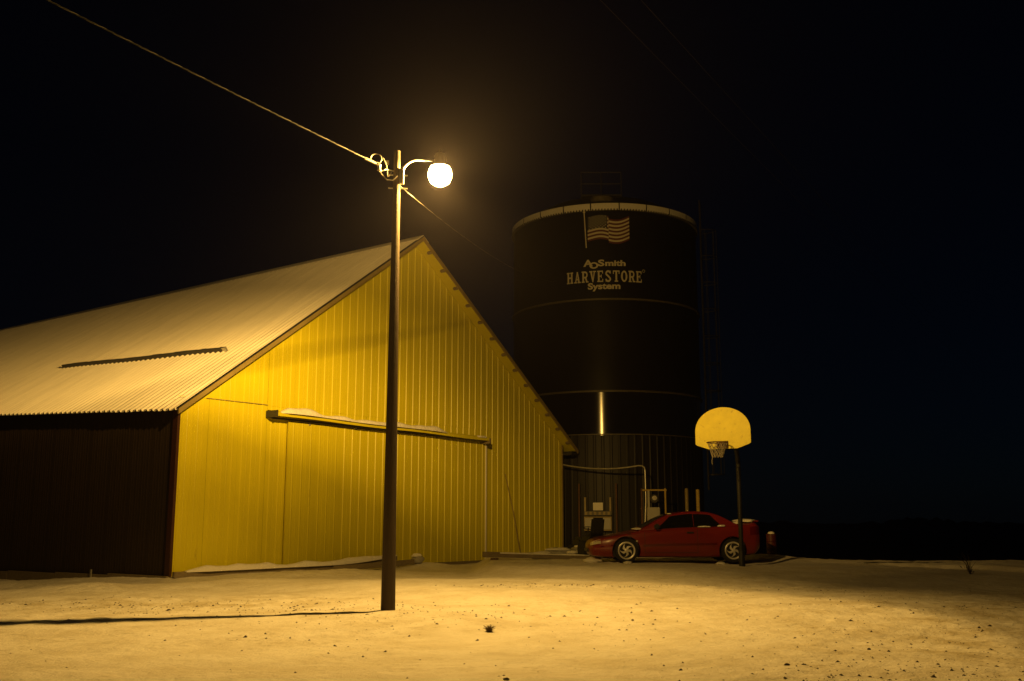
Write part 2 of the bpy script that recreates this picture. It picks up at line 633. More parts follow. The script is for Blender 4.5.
# left roof slope: ribbed sheets running eave to ridge
RO = 0.45
RPW = 0.92
nroof = int((BLEN + RO + 0.3) / RPW)
for i in range(nroof):
    y0 = -RO + i * RPW
    pr = rib_profile(RPW, RPW / 4, base=0.13, top=0.04, h=0.052)
    jit = random.uniform(-0.012, 0.012)
    rows = []
    for q in np.linspace(-0.32 + jit, BW / 2, 7):
        r = []
        for x, o in pr:
            y = y0 + x
            z = roof_z(q, y) + 0.03 + o + 0.003 * (i % 2)
            r.append((q, y, z))
        rows.append(r)
    MB().grid(rows).build('roof_panel', M_roof, barn, fix=False)
# deck under the left slope, and the right slope
def slab(q0, q1, y0, y1, t, top):
    b = MB()
    vs = []
    for y in (y0, y1):
        for q in (q0, q1):
            z = roof_z(q, y) + top
            vs += [(q, y, z - t), (q, y, z)]
    b.add(vs, [(0, 1, 3, 2), (4, 6, 7, 5), (0, 4, 5, 1), (2, 3, 7, 6), (1, 5, 7, 3), (0, 2, 6, 4)])
    return b


slab(-0.28, BW / 2 - 0.02, -0.40, BLEN, 0.03, 0.022).build('roof_deck', M_side, barn)
for i in range(nroof):
    y0 = -RO + i * RPW
    pr = rib_profile(RPW, RPW / 2, base=0.085, top=0.03, h=0.030)
    rows = [[(q, y0 + x, roof_z(q) + 0.03 + o + 0.003 * (i % 2)) for x, o in pr] for q in (BW / 2, BW + 0.42)]
    MB().grid(rows).build('roof_panel', M_roof, barn, fix=False)
slab(BW / 2 + 0.02, BW + 0.36, -0.40, BLEN, 0.03, 0.022).build('roof_deck', M_wall, barn)
# ridge cap
MB().prism([(BW / 2 - .26, BR - .12), (BW / 2 - .25, BR - .075), (BW / 2, BR + .10), (BW / 2 + .25, BR - .075), (BW / 2 + .26, BR - .12), (BW / 2, BR + .07)], -RO - .02, BLEN + .1).build('ridge_cap', M_roof, barn)
# rake trims
def rake(q0, q1, y, w, dz0, dz1):
    b = MB()
    vs = []
    for yy in (y, y + w):
        for q in (q0, q1):
            z = roof_z(q)
            vs += [(q, yy, z + dz0), (q, yy, z + dz1)]
    b.add(vs, [(0, 1, 3, 2), (4, 6, 7, 5), (0, 4, 5, 1), (2, 3, 7, 6), (1, 5, 7, 3), (0, 2, 6, 4)])
    return b


rk = rake(-0.30, BW / 2 - 0.004, -RO - 0.05, 0.045, -0.085, 0.055).build('rake_trim', M_rake, barn)
rake(-0.31, BW / 2 - 0.004, -RO - 0.075, 0.12, 0.058, 0.078).build('trim_flange', M_dark, rk)
rk2 = rake(BW / 2 + 0.004, BW + 0.40, -RO - 0.05, 0.045, -0.07, 0.055).build('rake_trim', M_rake, barn)
# purlin ends under the right rake
for k in range(13):
    q = BW / 2 + 0.45 + k * 0.64
    z = roof_z(q)
    a = math.atan2(BR - BH, BW / 2)
    b = MB()
    b.box(-0.04, 0.04, -RO + 0.0, -RO + 0.16, -0.085, -0.012)
    o = b.build('purlin_end', M_wood, barn)
    o.location = (q, 0, z)
    o.rotation_euler = (0, a, 0)
# dark boxed soffit end at the right eave
MB().box(BW + 0.05, BW + 0.40, -0.42, 0.6, BH - 0.42, BH - 0.32).build('eave_soffit', M_dark, barn)
# snow guard bar lying along the left slope
sg = MB()
pts = []
for k in range(41):
    t = k / 40
    y = 1.2 + t * 8.2
    q = 2.22 + 0.40 * t * 0 + 0.02 * math.sin(t * 9)
    pts.append((q, y, roof_z(q, y) + 0.10))
for k in range(40):
    a, c = Vector(pts[k]), Vector(pts[k + 1])
    if k in (9, 17, 29):
        c = c.lerp(a, 0.12)
    sg.beam(a, c, 0.05, 0.15 + 0.03 * random.random(), up=(-0.58, 0, 0.81))
sgo = sg.build('snow_guard', M_dark, barn)
MB().beam(Vector(pts[0]) + Vector((0, -0.05, 0)), Vector(pts[0]) + Vector((0, 0.09, 0)), 0.07, 0.17, up=(-0.58, 0, 0.81)).build('end_plate', M_galv, sgo)

# base boards along the left side and gable
for i in range(5):
    y0 = -0.1 + i * 2.45
    z = 0.02 - 0.03 * i
    MB().box(-0.13, -0.05, y0, y0 + 2.42, z - 0.45, z + random.uniform(-0.01, 0.01)).build('base_board', M_wood, barn)
for yy in (3.0, 7.9):
    MB().box(-0.165, -0.14, yy, yy + 0.05, -0.5, 0.10).build('board_stake', M_galv, barn)

# sliding door
door = MB()
D0, D1, DT = 3.40, 11.78, 3.90
door.box(D0, D1, -0.125, -0.085, 0.03, DT)
door = door.build('sliding_door', M_door, barn)
ndp = 9
DPW = (D1 - D0) / ndp
for i in range(ndp):
    wall_sheet(D0 + i * DPW, DPW, DPW / 3, 0.130 + 0.003 * (i % 2), 0.05, DT - 0.01, door, M_door, name='door_panel', h=0.018 if i > 1 else 0.007, tilt=random.uniform(-.008, .008))
MB().box(D1 - 0.01, D1 + 0.035, -0.17, -0.088, 0.02, DT).build('door_edge', M_white, door)
MB().box(D0 - 0.03, D0 + 0.01, -0.14, -0.088, 0.03, DT).build('door_edge', M_door, door)
MB().box(D0, D1, -0.150, -0.088, -0.12, 0.048).build('door_sill', M_wood, door)
# track with its cover, dark plate drawn as its shaded open left end
tk = MB()
T0, T1 = 2.70, 11.60
tz = lambda q: 4.03 - 0.012 * (q - T0)
n = 14
cv_out, cv_in = [], []
prof = [(-0.04, 0.15), (-0.44, 0.09), (-0.48, 0.05), (-0.48, -0.035), (-0.46, -0.035), (-0.46, 0.04), (-0.43, 0.07), (-0.04, 0.13)]
rows = []
for k in range(n + 1):
    q = T0 + (T1 - T0) * k / n
    s = 0.012 * math.sin(k * 0.9)
    rows.append([(q, y, tz(q) + z + s) for y, z in prof + prof[:1]])
tk.grid(rows)
track = tk.build('door_track_cover', M_wall, barn)
MB().box(T0 + .02, T1 - .02, -0.20, -0.14, 3.94, 3.99).build('door_track', M_dark, barn)
MB().box(T0 - 0.02, T0 + 0.0, -0.49, -0.03, 3.97, 4.15).build('track_end', M_dark, barn)
MB().box(T1 - 0.06, T1 + 0.02, -0.50, -0.03, 3.80, 3.97).build('track_stop', M_wood, barn)
for k in range(5):
    q = D0 + 0.7 + k * 1.75
    MB().box(q - .03, q + .03, -0.15, -0.128, 3.86, 4.0).build('door_hanger', M_galv, door)


def snow_strip(name, pts, w, h, label, seed=0, group=None):
    """a rounded loaf of snow along a path (world coordinates)"""
    rnd = random.Random(seed)
    b = MB()
    rows = []
    n = len(pts)
    for i, p in enumerate(pts):
        p = Vector(p)
        t = (Vector(pts[min(i + 1, n - 1)]) - Vector(pts[max(i - 1, 0)])).normalized()
        s = t.cross(Vector((0, 0, 1))).normalized()
        k = mnoise.noise(p * 1.7 + Vector((seed, 0, 0)))
        e = min(1, i / 2.0, (n - 1 - i) / 2.0)
        hh = h * (0.65 + 0.7 * k) * (0.15 + 0.85 * e)
        ww = w * (0.9 + 0.25 * k) * (0.35 + 0.65 * e)
        r = []
        for a in range(9):
            an = PI * a / 8
            r.append(p + s * (math.cos(an) * ww / 2) + Vector((0, 0, max(0.004, math.sin(an) ** 0.7 * max(hh, .012)) if 0 < a < 8 else -0.01)))
        rows.append(r)
    b.grid(rows)
    b.add([rows[0][k] for k in range(9)], [tuple(range(9))])
    b.add([rows[-1][k] for k in range(9)], [tuple(range(8, -1, -1))])
    o = b.build(name, M_snow, smooth=50)
    return tag(o, label, 'snow', group, kind='stuff')


def path_on(q0, q1, out, zf, n):
    r = []
    for k in range(n + 1):
        q = q0 + (q1 - q0) * k / n
        x, y = barn_xy(q, out)
        r.append((x, y, zf(q)))
    return r


snow_strip('snow', path_on(T0 + 0.10, 9.6, 0.41, lambda q: tz(q) + 0.055 + 0.012 * math.sin((q - T0) / (T1 - T0) * 12.6), 46), 0.34, 0.19,
           'long loaf of snow lying on the sliding door track cover', 3)
snow_strip('snow', path_on(10.9, 11.5, 0.40, lambda q: tz(q) + 0.05, 8), 0.28, 0.16, 'small cap of snow on the right end of the door track', 5)

# ------------------------------------------------------------------ loose boards with snow at the foot of the gable
def bent_plank(name, pts, w, t, m, label, cat='plank'):
    b = MB()
    rows = []
    n = len(pts)
    for i, p in enumerate(pts):
        p = Vector(p)
        tt = (Vector(pts[min(i + 1, n - 1)]) - Vector(pts[max(i - 1, 0)])).normalized()
        s = tt.cross(Vector((0, 0, 1))).normalized()
        u = s.cross(tt)
        c = [p + s * (a * w / 2) + u * (bb * t / 2) for a, bb in ((-1, -1), (1, -1), (1, 1), (-1, 1))]
        rows.append(c + c[:1])
    b.grid(rows)
    b.add(rows[0][:4], [(0, 1, 2, 3)])
    b.add(rows[-1][:4], [(3, 2, 1, 0)])
    return tag(b.build(name, m), label, cat)


pl = []
for k in range(25):
    t = k / 24
    q = -0.1 + t * 6.9
    out = 0.35 + 0.55 * t
    x, y = barn_xy(q, out)
    z = 0.06 + 0.17 * max(0, (t - 0.66) / 0.34) ** 1.6 + 0.05 * t
    pl.append((x, y, z))
bent_plank('plank', pl, 0.10, 0.14, M_wood, 'long bent board on edge with snow on top, along the foot of the gable')
snow_strip('snow', [(p[0], p[1], p[2] + 0.06) for p in pl[1:]], 0.30, 0.15, 'strip of snow lying on the long bent board below the gable', 8)
pl2 = []
for k in range(13):
    t = k / 12
    x, y = barn_xy(4.2 + t * 3.0, 1.15 + 0.15 * t)
    pl2.append((x, y, 0.07 + 0.10 * t))
bent_plank('plank', pl2, 0.05, 0.14, M_wood, 'short lower board half sunk in snow left of the light pole')


def rock(name, loc, size, m, label, cat, seed=0, flat=0.6, group=None, kind=None):
    bm = bmesh.new()
    bmesh.ops.create_icosphere(bm, subdivisions=3, radius=1)
    for v in bm.verts:
        k = 1 + 0.35 * mnoise.noise(v.co * 1.3 + Vector((seed * 3.1, seed, 0))) + 0.12 * mnoise.noise(v.co * 4 + Vector((seed, 0, 0)))
        v.co = v.co * k
        v.co.x *= size[0]
        v.co.y *= size[1]
        v.co.z *= size[2]
        if v.co.z < -size[2] * 0.5:
            v.co.z = -size[2] * 0.5
    me = bpy.data.meshes.new(name)
    bm.to_mesh(me)
    bm.free()
    me.shade_smooth()
    o = link(name, me, m)
    o.location = loc
    return tag(o, label, cat, group, kind)


x, y = barn_xy(7.25, 1.3)
rock('stone', (x, y, gz(x, y) + 0.08), (0.17, 0.14, 0.15), M_concrete, 'grey stone at the raised end of the bent board', 'stone', 2)
rock('snow', (x - 0.02, y - 0.02, gz(x, y) + 0.22), (0.15, 0.12, 0.07), M_snow, 'cap of snow on the grey stone left of the pole', 'snow', 4, kind='stuff')

# stick leaning against the gable right of the door
x0, y0 = barn_xy(13.45, 0.35)
x1, y1 = barn_xy(12.96, 0.05)
tag(MB().tube([(x0, y0, 0.1), ((x0 + x1) / 2 + .02, (y0 + y1) / 2, 1.55), (x1, y1, 2.88)], [0.022, 0.02, 0.016], 8).build('leaning_pole', M_rake, smooth=60),
    'thin weathered pole leaning on the gable right of the sliding door', 'pole')

# long steel beam lying on the bank
bx0, by0 = -0.80, 29.2
bx1, by1 = 2.25, 29.6
beam = thing('steel_beam', 'long grey steel beam lying on the snow bank left of the red car', 'beam', (bx0, by0, 0.24))
dx, dy = bx1 - bx0, by1 - by0
MB().beam((0, 0, 0.12), (dx, dy, 0.03), 0.14, 0.10).build('rail', M_wood, beam)
MB().beam((-0.02, -0.01, 0.14), (0.45, 0.05, 0.13), 0.20, 0.15).build('end_block', M_wood, beam)
MB().box(0.20, 0.42, -0.10, 0.12, -0.22, 0.04).tube([(0.31, -0.12, -0.14), (0.31, 0.14, -0.14)], 0.10, 14).build('foot', M_rust, beam)
snow_strip('snow', [(bx0 + dx * t, by0 + dy * t, 0.24 + 0.19 - 0.09 * t) for t in np.linspace(0.0, 0.98, 30)], 0.17, 0.035, 'thin snow along the top of the grey steel beam', 12)
# slabs and stones with snow between the beam and the car
slabs = [((1.30, 30.3, 0.36), (0.42, 0.30, 0.16), 'angular stone slab with snow by the barn corner', 21),
         ((0.86, 30.0, 0.30), (0.30, 0.25, 0.11), 'low stone slab nearest the long steel beam', 22),
         ((1.72, 30.1, 0.32), (0.20, 0.20, 0.12), 'small dark stone between the slab and the round lid', 23)]
for loc, sz, lb, sd in slabs:
    rock('stone', loc, sz, M_concrete, lb, 'stone', sd)
    rock('snow', (loc[0] + .02, loc[1] - .03, loc[2] + sz[2] * 0.75), (sz[0] * .85, sz[1] * .85, .06), M_snow, 'snow lying on the ' + lb, 'snow', sd + 9, kind='stuff')
lid = thing('round_lid', 'round concrete lid with snow rim in front of the silo foot', 'lid', (2.18, 30.6, 0.22))
MB().lathe([(0.36, 0), (0.38, 0.16), (0.45, 0.18), (0.46, 0.30), (0.40, 0.33)], 28).build('ring', M_concrete, lid, smooth=40)
MB().lathe([(0.37, 0.332), (0.36, 0.37), (0.2, 0.40), (0.02, 0.41)], 24).build('snow_top', M_snow, lid, smooth=60)
rock('snow', (2.12, 27.2, gz(2.12, 27.2) + 0.04), (0.24, 0.2, 0.10), M_snow, 'lump of snow in front of the nose of the red car', 'snow', 31, kind='stuff')

# ------------------------------------------------------------------ light pole
PX, PY = -1.84, 15.65
PZ = gz(PX, PY)
LX, LY, LZ = -1.16, 15.78, 6.80
pole = thing('light_pole', 'tall wooden yard pole carrying the glowing lamp and service wires', 'light pole', (PX, PY, 0))
rows = []
b = MB()
zs = np.linspace(-0.3, 7.14, 40)
vs, fs = [], []
NS = 22
for i, z in enumerate(zs):
    r = 0.108 - 0.055 * (z / 7.14)
    for k in range(NS):
        a = 2 * PI * k / NS
        rr = r * (1 + 0.045 * mnoise.noise(Vector((math.cos(a) * 3, math.sin(a) * 3, z * 0.35))) + 0.02 * mnoise.noise(Vector((math.cos(a) * 9, math.sin(a) * 9, z * 0.3))))
        vs.append((rr * math.cos(a), rr * math.sin(a), z))
for i in range(len(zs) - 1):
    for k in range(NS):
        k2 = (k + 1) % NS
        fs.append((i * NS + k, i * NS + k2, (i + 1) * NS + k2, (i + 1) * NS + k))
fs.append(tuple(range((len(zs) - 1) * NS, len(zs) * NS)))
MB().add(vs, fs).build('shaft', M_pole, pole, smooth=40)
lx, ly = LX - PX, LY - PY
arm = []
for k in range(13):
    t = k / 12
    # up from the bracket, bending over towards the lamp
    s = 0.09 + (0.66 - 0.09) * (0 if t < 0.2 else ((t - 0.2) / 0.8)) ** 1.25
    z = 6.66 + 0.36 * math.sin(min(1, t / 0.62) * PI / 2)
    L2 = math.hypot(lx, ly)
    arm.append((lx / L2 * s, ly / L2 * s, z))
arm_o = MB().tube(arm, 0.021, 10).build('lamp_arm', M_galv, pole, smooth=60)
MB().box(0.045, 0.11, -0.035, 0.06, 6.60, 6.84).build('arm_bracket', M_galv, pole)
for zz in (6.52, 6.74):
    MB().tube([(-0.13, -0.01, zz), (0.17, 0.02, zz)], 0.010, 8).build('bolt', M_galv, pole)
# lamp head: ballast housing, reflector skirt, photocell and glowing refractor bowl
head = MB().lathe([(0.03, 7.15), (0.075, 7.14), (0.095, 7.09), (0.10, 7.00), (0.125, 6.955), (0.160, 6.928), (0.158, 6.922), (0.09, 6.935), (0.02, 6.94)], 28, (lx, ly, 0)).build('lamp_head', M_galv, pole, smooth=40)
MB().lathe([(0.03, 7.152), (0.032, 7.20), (0.012, 7.225)], 14, (lx, ly, 0)).build('photocell', M_dark, head, smooth=50)
m = bpy.data.materials.new('glowing_refractor')
m.use_nodes = True
nt = m.node_tree
nt.nodes.remove(nt.nodes['Principled BSDF'])
em = nt.nodes.new('ShaderNodeEmission')
em.inputs[0].default_value = (1.0, 0.72, 0.26, 1)
em.inputs[1].default_value = 60
tr = nt.nodes.new('ShaderNodeBsdfTransparent')
ms = nt.nodes.new('ShaderNodeMixShader')
ms.inputs[0].default_value = 0.35
nt.links.new(tr.outputs[0], ms.inputs[1])
nt.links.new(em.outputs[0], ms.inputs[2])
nt.links.new(ms.outputs[0], nt.nodes['Material Output'].inputs[0])
M_bowl = m
MB().lathe([(0.150, 6.918), (0.180, 6.88), (0.195, 6.81), (0.190, 6.74), (0.155, 6.66), (0.09, 6.615), (0.01, 6.60)], 28, (lx, ly, 0)).build('refractor', M_bowl, head, smooth=60)
# the lamp itself: a sodium bulb whose refractor throws a bright pool below and a band near horizontal
ld = bpy.data.lights.new('sodium_lamp', 'POINT')
ld.energy = 11500
ld.color = (1.0, 0.565, 0.115)
ld.shadow_soft_size = 0.030
ld.use_nodes = True
nt = ld.node_tree
em = nt.nodes['Emission']
ge = nt.nodes.new('ShaderNodeNewGeometry')
dt = nt.nodes.new('ShaderNodeVectorMath')
dt.operation = 'DOT_PRODUCT'
tilt = Vector((-0.15, -0.09, -1.0)).normalized()
dt.inputs[1].default_value = tilt
nt.links.new(ge.outputs['Incoming'], dt.inputs[0])
mr = nt.nodes.new('ShaderNodeMapRange')
mr.inputs['From Min'].default_value = -1
mr.inputs['From Max'].default_value = 1
nt.links.new(dt.outputs['Value'], mr.inputs['Value'])
cr = nt.nodes.new('ShaderNodeValToRGB')
els = cr.color_ramp.elements
table = [(180, .03), (125, .10), (114, .80), (105, .70), (98, .38), (92, .74), (87, 1.22), (82, 1.34), (78, 1.08), (74, .52), (68, .33), (60, .26), (53, 0), (0, 0)]
for k, (ang, val) in enumerate(table):
    pos = (math.cos(R(ang)) + 1) / 2
    if k < 2:
        e = els[k]
        e.position = pos
    else:
        e = els.new(pos)
    e.color = (val / 1.8, val / 1.8, val / 1.8, 1)
nt.links.new(mr.outputs[0], cr.inputs[0])
# the throw is also shaped by direction, set stronger towards the barn side
d2 = nt.nodes.new('ShaderNodeVectorMath')
d2.operation = 'DOT_PRODUCT'
d2.inputs[1].default_value = (-0.75, 0.66, 0)
nt.links.new(ge.outputs['Incoming'], d2.inputs[0])
m2 = nt.nodes.new('ShaderNodeMapRange')
m2.inputs['From Min'].default_value = -1
m2.inputs['From Max'].default_value = 1
nt.links.new(d2.outputs['Value'], m2.inputs['Value'])
side = nt.nodes.new('ShaderNodeValToRGB')
for k, (dv, val) in enumerate(((-1.0, .36), (-0.2, .14), (0.1, .42), (0.58, .45), (0.97, 1.5), (1.0, 1.55))):
    e = side.color_ramp.elements[k] if k < 2 else side.color_ramp.elements.new((dv + 1) / 2)
    e.position = (dv + 1) / 2
    e.color = (val / 1.6,) * 3 + (1,)
nt.links.new(m2.outputs[0], side.inputs[0])
# the pool straight below is even all round
pool = nt.nodes.new('ShaderNodeValToRGB')
for k, (ang, val) in enumerate(((180, 0), (66, 0), (60, .14), (55.5, .26), (53.5, .504), (25, .432), (0, .36))):
    pos = (math.cos(R(ang)) + 1) / 2
    e = pool.color_ramp.elements[k] if k < 2 else pool.color_ramp.elements.new(pos)
    e.position = pos
    e.color = (val,) * 3 + (1,)
nt.links.new(mr.outputs[0], pool.inputs[0])
mu = nt.nodes.new('ShaderNodeMath')
mu.operation = 'MULTIPLY'
nt.links.new(cr.outputs[0], mu.inputs[0])
nt.links.new(side.outputs[0], mu.inputs[1])
ma = nt.nodes.new('ShaderNodeMath')
ma.operation = 'MULTIPLY_ADD'
nt.links.new(mu.outputs[0], ma.inputs[0])
ma.inputs[1].default_value = 1.8 * 1.6
nt.links.new(pool.outputs[0], ma.inputs[2])
nt.links.new(ma.outputs[0], em.inputs['Strength'])
lo = bpy.data.objects.new('sodium_lamp', ld)
COL.objects.link(lo)
lo.parent = pole
lo.location = (lx, ly, 6.80)
# insulators and looped service drop on the left of the pole
ins = MB().lathe([(0.02, -0.05), (0.035, -0.045), (0.026, -0.02), (0.026, 0.02), (0.035, 0.045), (0.02, 0.05)], 14, (-0.26, -0.18, 6.80)).build('insulator', M_porc, pole, smooth=50)
MB().tube([(-0.05, -0.03, 6.80), (-0.16, -0.11, 6.80), (-0.26, -0.18, 6.74)], 0.012, 8).build('insulator_hook', M_galv, pole)
MB().lathe([(0.015, -0.03), (0.03, -0.03), (0.03, 0.03), (0.015, 0.03)], 12, (-0.15, -0.05, 6.93)).build('insulator', M_porc, pole, smooth=50)
lp = []
for k in range(28):
    t = k / 27
    a = t * 2 * PI * 1.05
    lp.append((-0.30 + 0.085 * math.cos(a + 3.4), -0.24 - 0.03 * t, 6.92 + 0.085 * math.sin(a + 3.4)))
MB().tube(lp, 0.008, 6).build('wire_loop', M_wire, pole, smooth=60)
MB().tube([(-0.40, -0.34, 6.86), (-0.27, -0.23, 6.86), (-0.23, -0.18, 6.70), (-0.14, -0.12, 6.62), (-0.05, -0.08, 6.63), (0.02, -0.09, 6.70)], 0.010, 6).build('wire_loop', M_wire, pole, smooth=60)
MB().tube([(-0.20, -0.18, 6.96), (-0.15, -0.14, 6.85), (-0.13, -0.12, 6.66), (-0.08, -0.06, 6.76)], 0.009, 6).build('wire_loop', M_wire, pole, smooth=60)
MB().tube([(-0.46, -0.38, 6.885), (-0.30, -0.25, 6.85)], 0.024, 8).build('dead_end_clamp', M_galv, pole)


def twisted_wire(name, a, c, sag, label, r=0.010, pitch=0.55, strands=3, spread=0.011, m=None, n=260):
    a, c = Vector(a), Vector(c)
    b = MB()
    bare_b = MB()
    d = (c - a)
    L2 = d.length
    t = d.normalized()
    s = t.cross(Vector((0, 0, 1))).normalized()
    u = s.cross(t)
    for st in range(strands):
        pts = []
        for i in range(n + 1):
            f = i / n
            p = a + d * f - Vector((0, 0, 4 * sag * f * (1 - f)))
            an = 2 * PI * (f * L2 / pitch) + st * 2 * PI / strands
            if strands > 1:
                p = p + (s * math.cos(an) + u * math.sin(an)) * spread
            pts.append(p)
        (b if (st or strands == 1) else bare_b).tube(pts, r, 5)
    if strands == 1:
        return tag(b.build(name, m or M_wire, smooth=60), label, 'wire', 'overhead wires')
    w = thing(name, label, 'wire', (0, 0, 0), 0, 'overhead wires')
    bare_b.build('bare_strand', M_wire, w, smooth=60)
    b.build('insulated_strands', M_wire_dark, w, smooth=60)
    return w


twisted_wire('service_wire', (PX - 0.40, PY - 0.34, 6.87), (-15.7, 0.0, 9.84), 0.15, 'twisted service wire running from the pole up out of the picture top left', n=420, pitch=0.36, r=0.0055, spread=0.006)
twisted_wire('service_wire', (PX + 0.05, PY + 0.02, 6.57), (1.62, 38.6, 10.42), 0.35, 'twisted wire sagging from the pole towards the dark silo', n=420, pitch=0.75, r=0.0029, spread=0.0034)
for k in range(2):
    twisted_wire('line_wire', (-5.2 + 0.7 * k, 5.2, 10.5), (37 + 0.7 * k, 81.8, 13.5 + 0.4 * k), 0.3,
                 ('left of two' if k == 0 else 'right of two') + ' faint dark lines crossing the night sky at upper right', r=0.005, strands=1, n=80, m=M_wire_dark)

# ------------------------------------------------------------------ silo
SX, SY, SR = 3.87, 41.7, 3.81
silo = thing('silo', 'tall dark blue enamelled steel silo with flag and white lettering behind the barn', 'silo', (SX, SY, 0.1))
FA = math.atan2(-SY, -SX)             # azimuth that faces the yard


def cyl_part(name, r, z0, z1, m, n=160, ribs=0, rh=0.0):
    b = MB()
    lo, hi = [], []
    if not ribs:
        for k in range(n + 1):
            a = 2 * PI * k / n
            lo.append((r * math.cos(a), r * math.sin(a), z0))
            hi.append((r * math.cos(a), r * math.sin(a), z1))
    else:
        for k in range(ribs):
            for f, o in ((0, 0), (0.62, 0), (0.72, rh), (0.90, rh)):
                a = 2 * PI * (k + f) / ribs
                lo.append(((r + o) * math.cos(a), (r + o) * math.sin(a), z0))
                hi.append(((r + o) * math.cos(a), (r + o) * math.sin(a), z1))
        lo.append(lo[0])
        hi.append(hi[0])
    b.grid([lo, hi])
    o = b.mesh(name, None if ribs else 60, fix=False)
    return link(name, o, m, silo)


cyl_part('foundation', SR + 0.12, -0.6, 0.25, M_concrete, 80)
cyl_part('wall_course', SR - 0.03, 0.2, 4.36, M_silo_low, ribs=78, rh=0.016)
cyl_part('wall_course', SR, 4.33, 5.95, M_silo)
cyl_part('wall_course', SR - 0.008, 5.95, 9.47, M_silo_up)
cyl_part('wall_course', SR - 0.016, 9.47, 12.95, M_silo_up)


def ring_band(z, t, o):
    pr = [(SR - 0.03, z - t / 2), (SR + o, z - t / 2), (SR + o, z + t / 2), (SR - 0.03, z + t / 2)]
    return MB().lathe(pr, 120, cap=False).build('ring_band', M_ring, silo, smooth=40)


for z in (5.97, 9.47):
    ring_band(z, 0.07, 0.055)
ring_band(4.36, 0.04, 0.02)
# white rim of separate plates with bolt teeth along the lower edge
NR = 22
for k in range(NR):
    a0 = FA + 2 * PI * (k + 0.02 - 0.45) / NR
    a1 = FA + 2 * PI * (k + 0.98 - 0.45) / NR
    b = MB()
    rows = []
    for r, z in ((SR - 0.01, 12.97), (SR + 0.05, 12.98), (SR + 0.05, 13.24), (SR - 0.02, 13.27)):
        rows.append([(r * math.cos(a0 + (a1 - a0) * j / 6), r * math.sin(a0 + (a1 - a0) * j / 6), z) for j in range(7)])
    b.grid(rows)
    rp = b.build('rim_plate', M_white, silo, smooth=40)
    b = MB()
    for j in range(9):
        a = a0 + (a1 - a0) * (j + 0.5) / 9
        c, s = math.cos(a), math.sin(a)
        r0, r1 = SR - 0.04, SR + 0.075
        tx, ty = -s * 0.022, c * 0.022
        b.add([(r0 * c - tx, r0 * s - ty, 12.94), (r0 * c + tx, r0 * s + ty, 12.94), (r1 * c + tx, r1 * s + ty, 12.94), (r1 * c - tx, r1 * s - ty, 12.94),
               (r0 * c - tx, r0 * s - ty, 13.01), (r0 * c + tx, r0 * s + ty, 13.01), (r1 * c + tx, r1 * s + ty, 13.01), (r1 * c - tx, r1 * s - ty, 13.01)],
              [(3, 2, 1, 0), (4, 5, 6, 7), (0, 1, 5, 4), (1, 2, 6, 5), (2, 3, 7, 6), (3, 0, 4, 7)])
    b.build('bolt_row', M_dark, rp)
MB().lathe([(SR - 0.03, 13.2), (SR * 0.9, 13.45), (SR * 0.65, 13.95), (SR * 0.35, 14.3), (0.3, 14.45), (0.02, 14.46)], 60).build('domed_roof', M_silo_low, silo, smooth=50)
# roof hatch platform and rail
plat = MB().box(-1.1, 0.5, -2.4, -1.2, 14.0, 14.06).build('roof_platform', M_dark, silo)
for (xx, yy) in ((-1.1, -2.4), (-0.3, -2.4), (0.5, -2.4)):
    MB().tube([(xx, yy, 13.6), (xx, yy, 15.0)], 0.022, 6).build('rail_post', M_dark, plat)
for zz in (14.5, 14.98):
    MB().tube([(-1.1, -2.4, zz), (0.5, -2.4, zz)], 0.02, 6).build('handrail', M_dark, plat)
MB().lathe([(0.45, 13.42), (0.45, 13.62), (0.38, 13.68), (0.02, 13.7)], 24, (-0.35, -3.15, 0)).build('roof_hatch', M_ring, silo, smooth=40)
# caged ladder up the right flank
LA = FA + R(80)
lc, ls = math.cos(LA), math.sin(LA)
lad_x, lad_y = (SR + 0.20) * lc, (SR + 0.20) * ls
tx, ty = -ls, lc
ladder = MB().tube([(lad_x - tx * .22, lad_y - ty * .22, 2.4), (lad_x - tx * .22, lad_y - ty * .22, 14.2)], 0.022, 6) \
    .tube([(lad_x + tx * .22, lad_y + ty * .22, 2.4), (lad_x + tx * .22, lad_y + ty * .22, 14.2)], 0.022, 6).build('ladder', M_dark, silo)
for k in range(38):
    z = 2.6 + k * 0.3
    MB().tube([(lad_x - tx * .22, lad_y - ty * .22, z), (lad_x + tx * .22, lad_y + ty * .22, z)], 0.012, 5).build('rung', M_dark, ladder)
for k in range(10):
    z = 3.0 + k * 1.1
    pts = []
    for j in range(11):
        a = -PI / 2 + PI * j / 10
        pts.append((lad_x + tx * .34 * math.sin(a) + lc * .62 * math.cos(a), lad_y + ty * .34 * math.sin(a) + ls * .62 * math.cos(a), z))
    MB().tube(pts, 0.018, 5).build('cage_hoop', M_dark, ladder)
for j in (1, 3, 5, 7, 9):
    a = -PI / 2 + PI * j / 10
    px_, py_ = lad_x + tx * .34 * math.sin(a) + lc * .62 * math.cos(a), lad_y + ty * .34 * math.sin(a) + ls * .62 * math.cos(a)
    MB().tube([(px_, py_, 3.0), (px_, py_, 12.9)], 0.012, 5).build('cage_bar', M_dark, ladder)
# two standpipes on the right flank
def flank(az, r):
    a = FA + R(az)
    return r * math.cos(a), r * math.sin(a)


# --- print on the silo: (s along the arc to the right, z) -> cylinder
def wrap(s, z, off):
    a = FA + s / SR
    return ((SR + off) * math.cos(a), (SR + off) * math.sin(a), z)


def wrapped_poly(b, poly, off, cuts=1):
    b.add([wrap(s, z, off) for s, z in poly], [tuple(range(len(poly)))])


